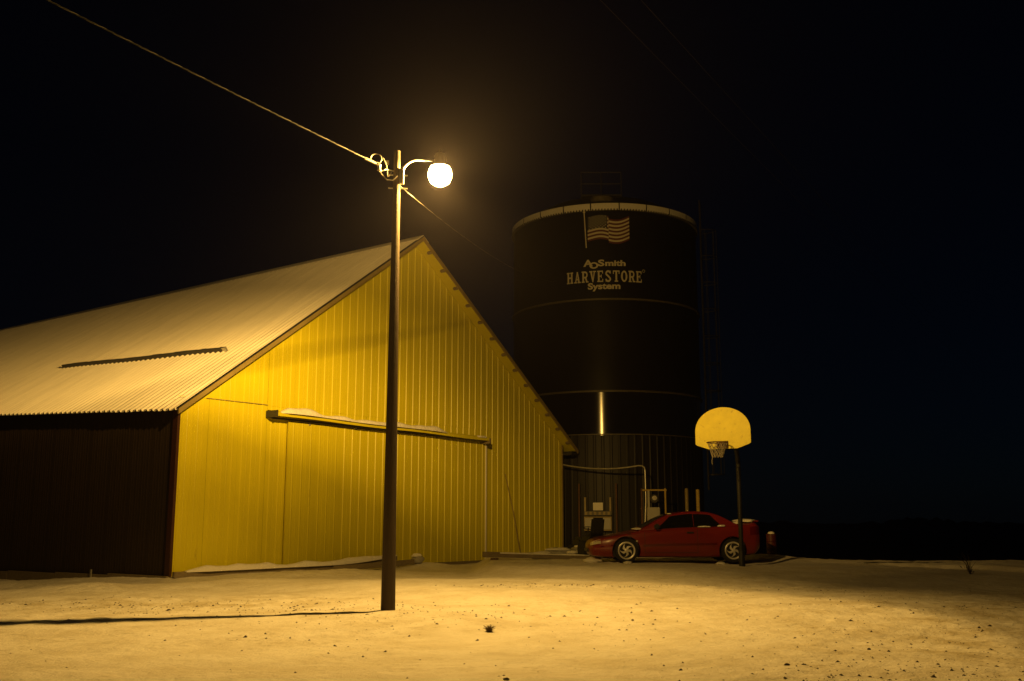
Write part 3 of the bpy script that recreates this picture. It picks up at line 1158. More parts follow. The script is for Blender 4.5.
def stroke(b, pts, w, off, ox, oz, sx, sz):
    """thick polyline as one strip"""
    n = len(pts)
    P = [Vector((p[0], p[1])) for p in pts]
    left, right = [], []
    for i in range(n):
        t = (P[min(i + 1, n - 1)] - P[max(i - 1, 0)]).normalized()
        nn = Vector((-t.y, t.x))
        ww = w[i] if isinstance(w, (list, tuple)) else w
        left.append(P[i] + nn * ww / 2)
        right.append(P[i] - nn * ww / 2)
    rows = [[wrap(ox + p.x * sx, oz + p.y * sz, off) for p in left], [wrap(ox + p.x * sx, oz + p.y * sz, off) for p in right]]
    b.grid(rows)


def rect(x0, x1, y0, y1):
    return [(x0, y0), (x1, y0), (x1, y1), (x0, y1)]


def arcpts(cx, cy, rx, ry, a0, a1, n=14):
    return [(cx + rx * math.cos(R(a0 + (a1 - a0) * k / n)), cy + ry * math.sin(R(a0 + (a1 - a0) * k / n))) for k in range(n + 1)]


SER = 0.11
GL = {
    'H': ([rect(.08, .28, .02, .98), rect(.52, .72, .02, .98), rect(.27, .53, .44, .58), rect(0, .36, 0, SER), rect(.44, .80, 0, SER), rect(0, .36, 1 - SER, 1), rect(.44, .80, 1 - SER, 1)], []),
    'A': ([[(.12, .05), (.25, .05), (.44, .85), (.36, 1), (.34, 1)], [(.48, .05), (.70, .05), (.46, 1), (.36, 1), (.36, .85)], rect(.24, .56, .26, .38), rect(0, .34, 0, SER), rect(.42, .80, 0, SER)], []),
    'R': ([rect(.08, .28, .02, .98), rect(0, .36, 0, SER), rect(0, .30, 1 - SER, 1), [(.38, .46), (.56, .46), (.72, .05), (.52, .05)], rect(.50, .82, 0, SER)],
          [([(.26, .93)] + arcpts(.44, .69, .20, .235, 90, -90) + [(.26, .455)], .15)]),
    'V': ([[(.08, .98), (.30, .98), (.46, .15), (.44, 0), (.36, 0)], [(.54, .98), (.68, .98), (.46, 0), (.40, 0), (.40, .2)], rect(0, .38, 1 - SER, 1), rect(.46, .80, 1 - SER, 1)], []),
    'E': ([rect(.08, .28, .02, .98), rect(0, .70, 0, SER), rect(0, .68, 1 - SER, 1), rect(.26, .50, .45, .57), rect(.60, .70, .02, .28), rect(.58, .68, .74, .98), rect(.44, .52, .36, .66)], []),
    'S': ([rect(.06, .15, .02, .28), rect(.57, .66, .72, .98)], [(arcpts(.36, .74, .24, .20, 10, 200) + [(.30, .56), (.42, .46)] + arcpts(.36, .27, .26, .21, 50, -170)[3:], .17)]),
    'T': ([rect(.29, .49, .02, .98), rect(.18, .60, 0, SER), rect(0, .78, 1 - SER, 1), rect(0, .10, .70, .98), rect(.68, .78, .70, .98)], []),
    'O': ([], [(arcpts(.40, .50, .28, .43, 0, 360, 28), [.22 - .07 * abs(math.sin(R(360 * k / 28))) for k in range(29)])]),
}


def slab_text(word, cx, cz, height, width, m, name):
    n = len(word)
    adv = width / n
    b = MB()
    j = 0
    for i, ch in enumerate(word):
        ox = cx - width / 2 + i * adv
        sx = adv * 0.86 / 0.80
        polys, strokes = GL[ch]
        for p in polys:
            j += 1
            wrapped_poly(b, [(ox + x * sx, cz - height / 2 + y * height) for x, y in p], 0.012 + 0.0012 * (j % 9))
        for pts, w in strokes:
            j += 1
            stroke(b, pts, w, 0.012 + 0.0012 * (j % 9), ox, cz - height / 2, sx, height)
    return b.build(name, m, silo, fix=False)


slab_text('HARVESTORE', 0.02, 10.36, 0.44, 2.98, M_print_white, 'lettering')


def font_text(word, cx, cz, size, xs, m, bold=0.012, shear=0.0, parent=None):
    cu = bpy.data.curves.new('text', 'FONT')
    cu.body = word
    cu.size = size
    cu.align_x = 'CENTER'
    cu.align_y = 'CENTER'
    cu.offset = bold
    cu.resolution_u = 4
    ob = bpy.data.objects.new('text', cu)
    COL.objects.link(ob)
    dg = bpy.context.evaluated_depsgraph_get()
    me0 = bpy.data.meshes.new_from_object(ob.evaluated_get(dg))
    bpy.data.objects.remove(ob)
    for v in me0.vertices:
        v.co = wrap(cx + v.co.x * xs, cz + v.co.y, 0.014)
    me0.name = 'lettering'
    me0.materials.clear()
    return link('lettering', me0, m, parent or silo)


font_text('System', -0.02, 9.97, 0.33, 1.32, M_print_white)
font_text('mith', 0.42, 10.86, 0.30, 1.45, M_print_white)
lg = font_text('A', -0.62, 10.88, 0.36, 1.35, M_print_white)
font_text('O', -0.40, 10.78, 0.33, 1.30, M_print_white, parent=silo)
font_text('S', -0.12, 10.87, 0.34, 1.55, M_print_white)
b = MB()
stroke(b, arcpts(0, 0, .05, .05, 0, 360, 16), .014, 0.014, 1.52, 10.60, 1, 1)
b.build('registered_mark', M_print_white, silo, fix=False)

# --- flag with staff, waving in two folds
F0, F1, FZ0, FZ1 = -0.72, 0.98, 11.72, 12.84


def fwave(u, v):
    s = F0 + 0.10 + (F1 - F0 - 0.10) * u
    fold = 0.115 * math.sin(u * PI * 2.0 * 0.98 + 0.2) * (0.3 + 0.7 * min(1, u * 2)) + (0.09 * (u - 0.5))
    if u > 0.5:
        fold -= 0.10 * (1 - (u - 0.5) * 1.3)
    return s, FZ0 + (FZ1 - FZ0) * (0.05 + 0.86 * v) + fold * 0.9


flag = MB()
flag_o = MB()
rows = []
for r in range(13):
    b = MB()
    v0, v1 = 1 - (r + 1) / 13, 1 - r / 13
    u0 = 0.0
    if r < 7:
        u0 = 0.47
    for seg in ([(u0, 0.5), (0.5, 1.0)] if u0 < 0.5 else [(u0, 1.0)]):
        ra, rb = [], []
        for k in range(13):
            u = seg[0] + (seg[1] - seg[0]) * k / 12
            u = u + (1e-4 if (k == 0 and seg[0] == 0.5) else 0)
            a, z0 = fwave(u, v0)
            _, z1 = fwave(u, v1)
            ra.append(wrap(a, z0, 0.012))
            rb.append(wrap(a, z1, 0.012))
        b.grid([rb, ra])
    b.build('flag_stripe', M_print_red if r % 2 == 0 else M_print_white, silo, fix=False)
b = MB()
ra, rb = [], []
for k in range(9):
    u = 0.47 * k / 8
    a, z0 = fwave(u, 6 / 13)
    _, z1 = fwave(u, 1.0)
    ra.append(wrap(a, z0, 0.012))
    rb.append(wrap(a, z1, 0.012))
b.grid([rb, ra])
canton = b.build('flag_canton', M_print_blue, silo, fix=False)
b = MB()
for r in range(9):
    for c in range(6 if r % 2 == 0 else 5):
        u = 0.47 * ((c + (0.5 if r % 2 == 0 else 1.0)) / 6)
        v = 6 / 13 + (7 / 13) * ((r + 0.6) / 9.2)
        a, z = fwave(u, v)
        poly = []
        for k in range(10):
            rr = 0.034 if k % 2 == 0 else 0.015
            an = PI / 2 + k * PI / 5
            poly.append((a + rr * math.cos(an), z + rr * math.sin(an)))
        b.add([wrap(a, z, 0.016)] + [wrap(p, q, 0.016) for p, q in poly], [(0, 1 + k, 1 + (k + 1) % 10) for k in range(10)])
b.build('flag_stars', M_print_white, canton, fix=False)
b = MB()
wrapped_poly(b, [(F0 + 0.02, FZ0 - 0.22), (F0 + 0.06, FZ0 - 0.22), (F0 - 0.01, FZ1 + 0.07), (F0 - 0.05, FZ1 + 0.07)], 0.014)
b.add([wrap(F0 - 0.03 + 0.055 * math.cos(k * PI / 5), FZ1 + 0.10 + 0.055 * math.sin(k * PI / 5), 0.014) for k in range(10)], [tuple(range(10))])
b.build('flag_staff', M_print_white, silo, fix=False)

# --- unloader door at the silo foot
ux, uy = flank(-5.5, SR + 0.05)
ua = FA + R(-5.5) + PI / 2
def upart(name, b, m, parent=None):
    o = b.build(name, m, parent or silo)
    if parent is None:
        o.location = (ux, uy, 0)
        o.rotation_euler = (0, 0, ua)
    return o


ud = upart('unloader_door', MB().box(-0.50, 0.50, -0.16, 0.05, 0.85, 1.36), M_rake)
for k in range(2):
    upart('door_leaf', MB().box(-0.47 + k * 0.49, -0.02 + k * 0.49, -0.19, -0.165, 0.90, 1.31), M_grey, ud)
upart('hinge_bar', MB().box(-0.50, 0.50, -0.175, 0.02, 1.40, 1.55), M_ring, ud)
for k in range(6):
    upart('clamp', MB().box(-0.46 + k * .165, -0.38 + k * .165, -0.20, -0.18, 1.42, 1.53), M_rake, ud)
for s in (-1, 1):
    upart('guide_channel', MB().box(s * 0.46 - 0.035, s * 0.46 + 0.035, -0.14, 0.03, 1.55, 2.05), M_rake, ud)
    upart('guide_channel', MB().box(s * 0.68 - 0.03, s * 0.68 + 0.03, -0.14, 0.03, 0.4, 2.55), M_rust, ud)
upart('notice_plate', MB().box(-0.17, 0.19, -0.13, -0.11, 1.58, 1.86), M_white, ud)

# ------------------------------------------------------------------ conduit, meter box and posts beside the silo
pts = []
cpx = barn_xy(16.46, -0.1)
P0, P1, P2 = Vector((cpx[0], cpx[1], 3.36)), Vector((3.2, 37.2, 3.02)), Vector((4.50, 36.6, 3.24))
for k in range(15):
    t = k / 14
    pts.append((P0 * (1 - t) ** 2 + P1 * 2 * t * (1 - t) + P2 * t * t))
pts += [Vector((4.62, 36.55, 3.23)), Vector((4.69, 36.5, 3.17)), Vector((4.71, 36.48, 3.05)), Vector((4.71, 36.45, 2.0)), Vector((4.66, 36.40, 1.25)), Vector((4.66, 36.4, 0.15))]
tag(MB().tube(pts, 0.032, 8).build('conduit', M_galv, smooth=60), 'pale conduit sagging from the barn corner then bending down beside the meter box', 'conduit')
mb = thing('meter_stand', 'grey meter box with round meter on a pipe frame in front of the silo', 'meter', (4.92, 36.3, 0.15))
MB().box(-0.20, 0.24, -0.12, 0.12, 0.95, 1.62, 0.02).build('cabinet', M_grey, mb)
MB().box(-0.17, 0.21, -0.135, -0.122, 1.0, 1.58).build('cabinet_door', M_grey, mb)
MB().lathe([(0.15, -0.05), (0.16, -0.12), (0.13, -0.16)], 20, (0.05, 0, 1.92), 'y').build('meter_body', M_dark, mb, smooth=40)
MB().lathe([(0.085, -0.162), (0.080, -0.20), (0.02, -0.21)], 18, (0.05, 0, 1.94), 'y').build('meter_dial', M_porc, mb, smooth=40)
for xx in (-0.36, 0.47):
    MB().tube([(xx, 0.1, -0.1), (xx, 0.1, 2.28)], 0.035, 8).build('frame_post', M_yellowpost if xx > 0 else M_rust, mb, smooth=60)
MB().tube([(-0.38, 0.1, 2.22), (0.52, 0.1, 2.22)], 0.032, 8).build('frame_bar', M_yellowpost, mb, smooth=60)
MB().box(-0.17, -0.10, -0.02, 0.06, 1.62, 2.2).build('riser', M_grey, mb)
for xx, hh, lb, m in ((6.24, 2.30, 'slim tan steel post behind the roof of the red car', M_rake), (6.64, 2.26, 'yellowish steel post at the right foot of the silo', M_yellowpost)):
    tag(MB().lathe([(0.065, -0.2), (0.065, hh - 0.02), (0.05, hh), (0.01, hh + 0.01)], 12).build('steel_post', m, smooth=50), lb, 'post', 'posts at the silo foot')
    o = [q for q in COL.objects if q.name.startswith('steel_post')][-1]
    o.location = (xx, 37.0, 0.15)

# riding mower half hidden by the nose of the car
mw = thing('riding_mower', 'dark riding mower with tall seat back between car nose and barn', 'mower', (2.30, 30.1, 0.24), R(-70))
MB().box(-0.32, 0.34, -0.25, 0.25, 0.22, 0.62, 0.06).build('body', M_mower, mw, smooth=40)
MB().box(-0.95, -0.34, -0.22, 0.22, 0.25, 0.60, 0.08).build('hood', M_mower, mw, smooth=40)
MB().box(-0.05, 0.38, -0.24, 0.24, 0.62, 0.74, 0.05).build('seat', M_vinyl, mw, smooth=40)
o = MB().box(0.0, 0.12, -0.20, 0.20, 0.0, 0.50, 0.05).build('backrest', M_vinyl, mw, smooth=40)
o.location = (0.30, 0, 0.68)
o.rotation_euler = (0, R(12), 0)
for (xx, yy, rr) in ((0.20, 0.36, 0.26), (0.20, -0.36, 0.26), (-0.75, 0.30, 0.19), (-0.75, -0.30, 0.19)):
    MB().lathe([(rr * .4, -0.07), (rr * .92, -0.08), (rr, -0.04), (rr, 0.04), (rr * .92, 0.08), (rr * .4, 0.07)], 22, (xx, yy, rr), 'y').build('wheel', M_tyre, mw, smooth=40)
st = MB()
st.tube([(-0.34, 0, 0.55), (-0.22, 0, 0.86)], 0.02, 8)
st.tube([(-0.22 + .16 * math.cos(a) * .45, .16 * math.sin(a), 0.86 + .16 * math.cos(a) * -.2) for a in np.linspace(0, 2 * PI, 20)], 0.015, 6)
st.build('steering_wheel', M_vinyl, mw, smooth=60)

# red pipe stub with snow cap right of the car
rp_ = thing('red_barrel', 'short narrow red steel drum with snow on top right of the car tail', 'drum', (7.36, 29.6, 0.30))
MB().lathe([(0.14, 0), (0.14, 0.2), (0.15, 0.21), (0.14, 0.22), (0.14, 0.42), (0.15, 0.43), (0.14, 0.44), (0.14, 0.62), (0.15, 0.63), (0.145, 0.64)], 22).build('drum_shell', M_redpost, rp_, smooth=40)
MB().lathe([(0.10, 0.642), (0.085, 0.68), (0.05, 0.70), (0.01, 0.705)], 16).build('snow_cap', M_snow, rp_, smooth=60)

# ------------------------------------------------------------------ car
CS = 39.0
car_y = 27.55
cz0 = 0.25
car = thing('red_car', 'red two-door car with silver wheels parked nose left behind the hoop', 'car', (1.96, car_y, cz0), R(1.5))
HWID = 0.84


def itp(x, xs, ys):
    return np.interp(x, xs, ys)


def smooth_interp(x, xs, ys):
    # monotone-ish cubic through the knots
    xs, ys = np.array(xs, float), np.array(ys, float)
    m = np.gradient(ys, xs)
    i = np.clip(np.searchsorted(xs, x) - 1, 0, len(xs) - 2)
    h = xs[i + 1] - xs[i]
    t = np.clip((x - xs[i]) / h, 0, 1)
    return (ys[i] * (1 + 2 * t) * (1 - t) ** 2 + h * m[i] * t * (1 - t) ** 2 + ys[i + 1] * t * t * (3 - 2 * t) + h * m[i + 1] * t * t * (t - 1))


KX = [0.00, 0.06, 0.20, 0.44, 0.80, 1.33, 2.0, 2.6, 3.2, 3.72, 4.1, 4.36, 4.43]
KT = [0.46, 0.54, 0.615, 0.665, 0.735, 0.84, 0.885, 0.905, 0.93, 0.985, 1.02, 1.035, 0.97]   # top of body at centre
KB = [0.30, 0.20, 0.15, 0.13, 0.13, 0.13, 0.13, 0.13, 0.13, 0.15, 0.19, 0.26, 0.34]
KW = [0.30, 0.56, 0.70, 0.79, 0.83, 0.845, 0.85, 0.85, 0.85, 0.84, 0.80, 0.74, 0.68]
KS = [0.42, 0.50, 0.56, 0.61, 0.67, 0.775, 0.83, 0.855, 0.875, 0.90, 0.93, 0.945, 0.90]       # shoulder at the side


def car_section(x):
    zt, zb, w, zs = (float(smooth_interp(x, KX, k)) for k in (KT, KB, KW, KS))
    mid = zb + (zs - zb) * 0.55
    half = [(0, zb), (w * 0.80, zb), (w * 0.93, zb + 0.03), (w * 0.985, zb + 0.10), (w * 1.0, (zb + mid) / 2 + 0.03), (w * 1.005, mid),
            (w * 0.995, mid + (zs - mid) * 0.5), (w * 0.965, zs - 0.015), (w * 0.93, zs + 0.018), (w * 0.80, zs + (zt - zs) * 0.55), (w * 0.5, zs + (zt - zs) * 0.88), (0, zt)]
    return half


NSX = np.concatenate([np.linspace(0, 0.3, 9), np.linspace(0.36, 4.2, 56), np.linspace(4.25, 4.43, 6)])
b = MB()
rows = []
for x in NSX:
    h = car_section(x)
    ring = [(x, -y, z) for y, z in h] + [(x, y, z) for y, z in h[-2:0:-1]]
    rows.append(ring + ring[:1])
b.grid(rows)
m_ = len(rows[0]) - 1
b.add(rows[0][:m_], [tuple(range(m_))])
b.add(rows[-1][:m_], [tuple(range(m_ - 1, -1, -1))])
bm = bmesh.new()
me = bpy.data.meshes.new('body')
me.from_pydata([tuple(p) for p in b.v], [], b.f)
bm.from_mesh(me)
bmesh.ops.remove_doubles(bm, verts=bm.verts, dist=1e-4)
bmesh.ops.recalc_face_normals(bm, faces=bm.faces)
bm.to_mesh(me)
bm.free()
body = link('body', me, M_red, car)
WX = (0.95, 3.70)
WR = 0.305
cutters = []
for wx in WX:
    for s in (-1, 1):
        c = MB().lathe([(0.365, -0.30), (0.365, 0.30)], 40, (wx, s * 0.80, 0.30), 'y').build('cut', None)
        c.location = (0, 0, 0)
        c.parent = car
        md = body.modifiers.new('cut', 'BOOLEAN')
        md.operation = 'DIFFERENCE'
        md.object = c
        md.solver = 'EXACT'
        cutters.append(c)
bpy.context.view_layer.update()
dg = bpy.context.evaluated_depsgraph_get()
nm = bpy.data.meshes.new_from_object(body.evaluated_get(dg))
body.modifiers.clear()
body.data = nm
nm.name = 'body'
nm.materials.clear()
nm.materials.append(M_red)
nm.shade_smooth()
nm.set_sharp_from_angle(angle=R(38))
for c in cutters:
    bpy.data.objects.remove(c)

# greenhouse
GX = [1.30, 1.55, 2.05, 2.35, 2.87, 3.18, 3.45, 3.70, 3.86]
GT = [0.83, 0.97, 1.215, 1.275, 1.305, 1.275, 1.19, 1.06, 0.985]


def gtop(x):
    return float(smooth_interp(x, GX, GT))


def gbelt(x):
    return float(smooth_interp(x, KX, KS)) + 0.01


def gside(x, f, off=0.0):
    """point on the (near) side of the cabin, f=0 belt .. 1 roof rail"""
    zt = gtop(x) - 0.03
    zb = gbelt(x)
    wb = 0.795 - 0.05 * max(0, (x - 3.1)) - 0.10 * max(0, 1.9 - x)
    k = min(1, max(0, (zt - zb) / 0.40))
    wt = wb - 0.20 * k
    y = wb + (wt - wb) * (f ** 1.3)
    return (x, -(y + off), zb + (zt - zb) * f)


b = MB()
rows = []
for x in np.linspace(1.30, 3.86, 44):
    side = [gside(x, f) for f in (0, 0.25, 0.5, 0.75, 0.93, 1.0)]
    tp = gtop(x)
    yr = -side[-1][1]
    top = [(x, -yr * 0.85, side[-1][2] + 0.5 * (tp - side[-1][2]) + .008), (x, -yr * 0.45, tp - 0.004), (x, 0, tp)]
    half = side + top
    full = half + [(p[0], -p[1], p[2]) for p in half[-2::-1]]
    rows.append(full)
b.grid(rows)
cabin = b.build('cabin', M_red, car, smooth=45)


def glass_side(x_bot, x_top, f0, f1, name):
    """side pane between sloping front and rear edges; x_bot/x_top = (front,rear) at f0/f1; mirrored pair"""
    for s in (1, -1):
        rows = []
        for f in np.linspace(f0, f1, 5):
            t = (f - f0) / (f1 - f0)
            a = x_bot[0] + (x_top[0] - x_bot[0]) * t
            c = x_bot[1] + (x_top[1] - x_bot[1]) * t
            r = []
            for k in range(11):
                p = gside(a + (c - a) * k / 10, f, 0.006)
                r.append((p[0], p[1] * s, p[2]))
            rows.append(r)
        MB().grid(rows).build(name, M_glass, cabin, smooth=60)


glass_side((1.68, 2.70), (2.10, 2.70), 0.06, 0.90, 'side_window')
glass_side((2.715, 3.46), (2.715, 3.16), 0.06, 0.88, 'side_window')
# quarter light and windscreen / rear screen
def screen(x0, x1, name, wfac):
    rows = []
    for x in np.linspace(x0, x1, 8):
        yr = -gside(x, 1.0)[1]
        tp = gtop(x)
        zt = gside(x, 1.0)[2]
        r = []
        for k in range(11):
            u = -1 + 2 * k / 10
            y = u * yr * wfac
            z = tp - (tp - zt) * abs(u * wfac) ** 2 + 0.012
            r.append((x, y, z))
        rows.append(r)
    MB().grid(rows).build(name, M_glass, cabin, smooth=60)


screen(1.40, 2.06, 'windscreen', 0.9)
screen(3.24, 3.78, 'rear_window', 0.86)


def body_pt(x, f, off=0.004):
    """point on the near flank, f 0 sill .. 1 shoulder"""
    h = car_section(x)
    seg = h[3:8]
    i = min(int(f * 4), 3)
    t = f * 4 - i
    y = seg[i][0] + (seg[i + 1][0] - seg[i][0]) * t
    z = seg[i][1] + (seg[i + 1][1] - seg[i][1]) * t
    return (x, -(y + off), z)


# door shut lines, side rubbing strip, handle, mirror, lamps (near side and far side)
for s in (1, -1):
    def F(p):
        return (p[0], p[1] * s, p[2])
    sm = MB()
    rows = [[F(body_pt(x, f, 0.012)) for f in (0.36, 0.40, 0.44)] for x in np.linspace(1.38, 3.28, 24)]
    sm.grid(rows)
    sm.build('rubbing_strip', M_redtail, body)
    dr = MB()
    for xl in (1.42, 2.78):
        dr.grid([[F(body_pt(xl, f, 0.0035)) for f in np.linspace(0.02, 1, 10)], [F(body_pt(xl + 0.012, f, 0.0035)) for f in np.linspace(0.02, 1, 10)]])
    dr.grid([[F(body_pt(x, 0.03, 0.0035)) for x in np.linspace(1.42, 2.79, 12)], [F(body_pt(x, 0.055, 0.0035)) for x in np.linspace(1.42, 2.79, 12)]])
    dr.build('door_gap', M_dark, body)
    p = F(body_pt(2.60, 0.86, 0.0))
    MB().box(p[0] - 0.09, p[0] + 0.09, min(p[1], p[1] - s * 0.035), max(p[1], p[1] - s * 0.035), p[2] - 0.02, p[2] + 0.02, 0.008).build('door_handle', M_vinyl, body)
    p = F(gside(1.72, 0.12, 0.0))
    mi = MB().box(p[0] - 0.05, p[0] + 0.09, min(p[1] - s * 0.02, p[1] - s * 0.20), max(p[1] - s * 0.02, p[1] - s * 0.20), p[2] - 0.01, p[2] + 0.13, 0.035)
    mi.build('mirror', M_vinyl, cabin, smooth=40)
    # headlight wraps the corner of the nose
    rows = []
    for x in np.linspace(0.05, 0.30, 9):
        sec = car_section(x)
        h7, h8 = sec[6], sec[8]
        r = []
        for f in np.linspace(0.05, 0.95, 4):
            y = h7[0] + (h8[0] - h7[0]) * f
            z = h7[1] + (h8[1] - h7[1]) * f - 0.01
            r.append((x, -s * (y + 0.014), z))
        rows.append(r)
    MB().grid(rows).build('headlight', M_lampglass, body, smooth=60)
    p = F(body_pt(1.22, 0.62, 0.008))
    MB().box(p[0] - 0.025, p[0] + 0.025, p[1] - 0.008, p[1] + 0.008, p[2] - 0.015, p[2] + 0.02).build('side_marker', M_lampglass, body)
    rows = []
    for x in (0.30, 0.62):
        rows.append([F(body_pt(x, f, 0.006)) for f in (0.52, 0.58)])
    MB().grid(rows).build('bumper_seam', M_redtail, body)
    rows = []
    for x in np.linspace(4.16, 4.415, 6):
        rows.append([F(body_pt(x, f, 0.008)) for f in (0.62, 0.78, 0.95)])
    MB().grid(rows).build('tail_light', M_redtail, body, smooth=60)
# spoiler lip
MB().box(4.22, 4.44, -0.62, 0.62, 1.028, 1.066, 0.015).build('boot_spoiler', M_red, body, smooth=40)
MB().box(-0.02, 0.10, -0.40, 0.40, 0.26, 0.36, 0.02).build('grille', M_dark, body, smooth=40)
MB().box(0.62, 1.28, -0.70, 0.70, 0.15, 0.60).build('wheel_well_liner', M_dark, body)
MB().box(3.37, 4.03, -0.70, 0.70, 0.15, 0.62).build('wheel_well_liner', M_dark, body)


def make_wheel(wx, s):
    t = MB().lathe([(0.200, -0.095), (0.255, -0.105), (0.29, -0.10), (WR, -0.075), (WR, 0.075), (0.29, 0.10), (0.255, 0.105), (0.200, 0.095)], 40, (0, 0, 0), 'y')
    w = t.build('wheel', M_tyre, car, smooth=40)
    w.location = (wx, s * 0.755, WR)
    r_ = MB()
    r_.lathe([(0.192, s * 0.085), (0.225, s * 0.108), (0.215, s * 0.112), (0.178, s * 0.092)], 36, (0, 0, 0), 'y', cap=False)
    for k in range(5):
        a0 = 2 * PI * k / 5
        pts_in, pts_out = [], []
        for j in range(9):
            t_ = j / 8
            rr = 0.035 + (0.200 - 0.035) * t_
            ac = a0 + 0.75 * t_ * t_ * s
            wd = 0.042 + 0.030 * t_
            pts_in.append((rr * math.cos(ac) - wd * math.sin(ac) * .6, s * (0.088 + 0.012 * (1 - t_)), rr * math.sin(ac) + wd * math.cos(ac) * .6))
            pts_out.append((rr * math.cos(ac) + wd * math.sin(ac) * .6, s * (0.094 + 0.012 * (1 - t_)), rr * math.sin(ac) - wd * math.cos(ac) * .6))
        r_.grid([pts_in, pts_out])
    r_.lathe([(0.052, s * 0.09), (0.050, s * 0.112), (0.02, s * 0.12)], 18, (0, 0, 0), 'y')
    r_.build('rim', M_rim, w, smooth=40)
    MB().lathe([(0.195, s * 0.03), (0.10, s * 0.02), (0.01, s * 0.02)], 28, (0, 0, 0), 'y', cap=False).build('brake_disc', M_dark, w)


for wx in WX:
    for s in (-1, 1):
        make_wheel(wx, s)


def car_world(p):
    a = R(1.5)
    return (1.96 + p[0] * math.cos(a) - p[1] * math.sin(a), car_y + p[0] * math.sin(a) + p[1] * math.cos(a), cz0 + p[2])


def snow_patch(lx, ly, lz, sx, sy, sz, label, seed):
    o = rock('snow', car_world((lx, ly, lz)), (sx, sy, sz), M_snow, label, 'snow', seed, kind='stuff')
    o.rotation_euler = (0, 0, R(1.5))


snow_patch(4.20, -0.12, 1.055, 0.27, 0.52, 0.055, 'patch of snow on the boot lid of the red car', 41)
snow_patch(3.86, -0.45, 1.00, 0.10, 0.22, 0.035, 'sliver of snow below the rear window of the red car', 42)
snow_patch(1.28, -0.45, 0.845, 0.13, 0.25, 0.03, 'sliver of snow at the foot of the windscreen', 43)
snow_patch(2.98, -0.81, 0.905, 0.17, 0.035, 0.022, 'line of snow on the sill of the rear side window', 44)
snow_patch(3.42, -0.80, 0.925, 0.10, 0.035, 0.03, 'snow in the rear corner of the side window', 45)
snow_patch(2.12, -0.52, 1.235, 0.06, 0.12, 0.018, 'small snow fleck on the front edge of the car roof', 46)
for k, (xx, yy, sx) in enumerate(((5.30, 26.60, 0.14), (2.95, 26.62, 0.10))):
    rock('snow', (xx, yy, gz(xx, yy) + 0.01), (sx, 0.12, 0.05), M_snow,
         ('rounded snow lump against the rear wheel of the car', 'small snow lump against the front wheel of the car')[k], 'snow', 50 + k, kind='stuff')

# ------------------------------------------------------------------ basketball hoop
HX, HY = 5.60, 25.5
hz = gz(HX, HY)
yaw = R(-33)                     # board faces the yard, turned a little to the left
hoop = thing('basketball_hoop', 'basketball hoop with fan-shaped backboard on a dark pole by the car', 'basketball hoop', (HX, HY, hz), yaw)
ph = []
for k in range(26):
    t = k / 25
    if t < 0.7:
        ph.append((0, 0, -0.3 + 2.75 * t / 0.7))
    else:
        a = (t - 0.7) / 0.3 * PI / 2 * 0.92
        ph.append((0, -0.85 * (1 - math.cos(a)), 2.45 + 0.75 * math.sin(a)))
MB().tube(ph, 0.055, 14).build('pole', M_vinyl, hoop, smooth=60)
MB().lathe([(0.075, -0.1), (0.075, 0.34), (0.06, 0.36)], 14).build('pole_sleeve', M_vinyl, hoop, smooth=40)
BZ = 2.79
arcn = 30
out = [(-0.36, BZ), (0.36, BZ), (0.66, BZ + 0.10), (0.70, BZ + 0.13), (0.70, BZ + 0.44)]
out += [(0.70 * math.cos(a), BZ + 0.44 + 0.56 * math.sin(a)) for a in np.linspace(0.05, PI - 0.05, arcn)]
out += [(-0.70, BZ + 0.44), (-0.70, BZ + 0.13), (-0.66, BZ + 0.10)]
bb = MB().prism(out, -0.97, -0.93).build('backboard', M_board, hoop)
for s in (-1, 1):
    MB().beam((s * 0.25, -0.93, BZ + 0.15), (s * 0.04, -0.3, BZ + 0.05), 0.03, 0.03).build('brace', M_dark, hoop)
MB().box(-0.14, 0.14, -1.03, -0.972, BZ + 0.02, BZ + 0.18).build('rim_bracket', M_rust, hoop)
rim_c = (0, -1.03 - 0.30, BZ + 0.13)
rim = MB().tube([(rim_c[0] + 0.24 * math.cos(a), rim_c[1] + 0.24 * math.sin(a), rim_c[2]) for a in np.linspace(0, 2 * PI, 33)], 0.013, 8)
rim.tube([(-0.10, -1.03, BZ + 0.04), (-0.05, -1.2, BZ + 0.10), (-0.10, -1.12, BZ + 0.13)], 0.01, 6)
rim.tube([(0.10, -1.03, BZ + 0.04), (0.05, -1.2, BZ + 0.10), (0.10, -1.12, BZ + 0.13)], 0.01, 6)
rim.build('rim', M_rust, hoop, smooth=60)
nb = MB()
NN = 12
for k in range(NN):
    for dirn in (1, -1):
        pts = []
        for j in range(8):
            t = j / 7
            rr = 0.235 - 0.115 * t ** 0.8
            a = 2 * PI * (k + dirn * t * 1.6) / NN
            pts.append((rim_c[0] + rr * math.cos(a), rim_c[1] + rr * math.sin(a), rim_c[2] - 0.01 - 0.34 * t + 0.01 * math.sin(k * 3 + j)))
        nb.tube(pts, 0.0065, 4)
nb.tube([(rim_c[0] - 0.11, rim_c[1] - 0.05, rim_c[2] - 0.35), (rim_c[0] - 0.13, rim_c[1] - 0.05, rim_c[2] - 0.44), (rim_c[0] - 0.12, rim_c[1] - 0.05, rim_c[2] - 0.52)], 0.008, 4)
nb.build('net', M_net, hoop, fix=False)

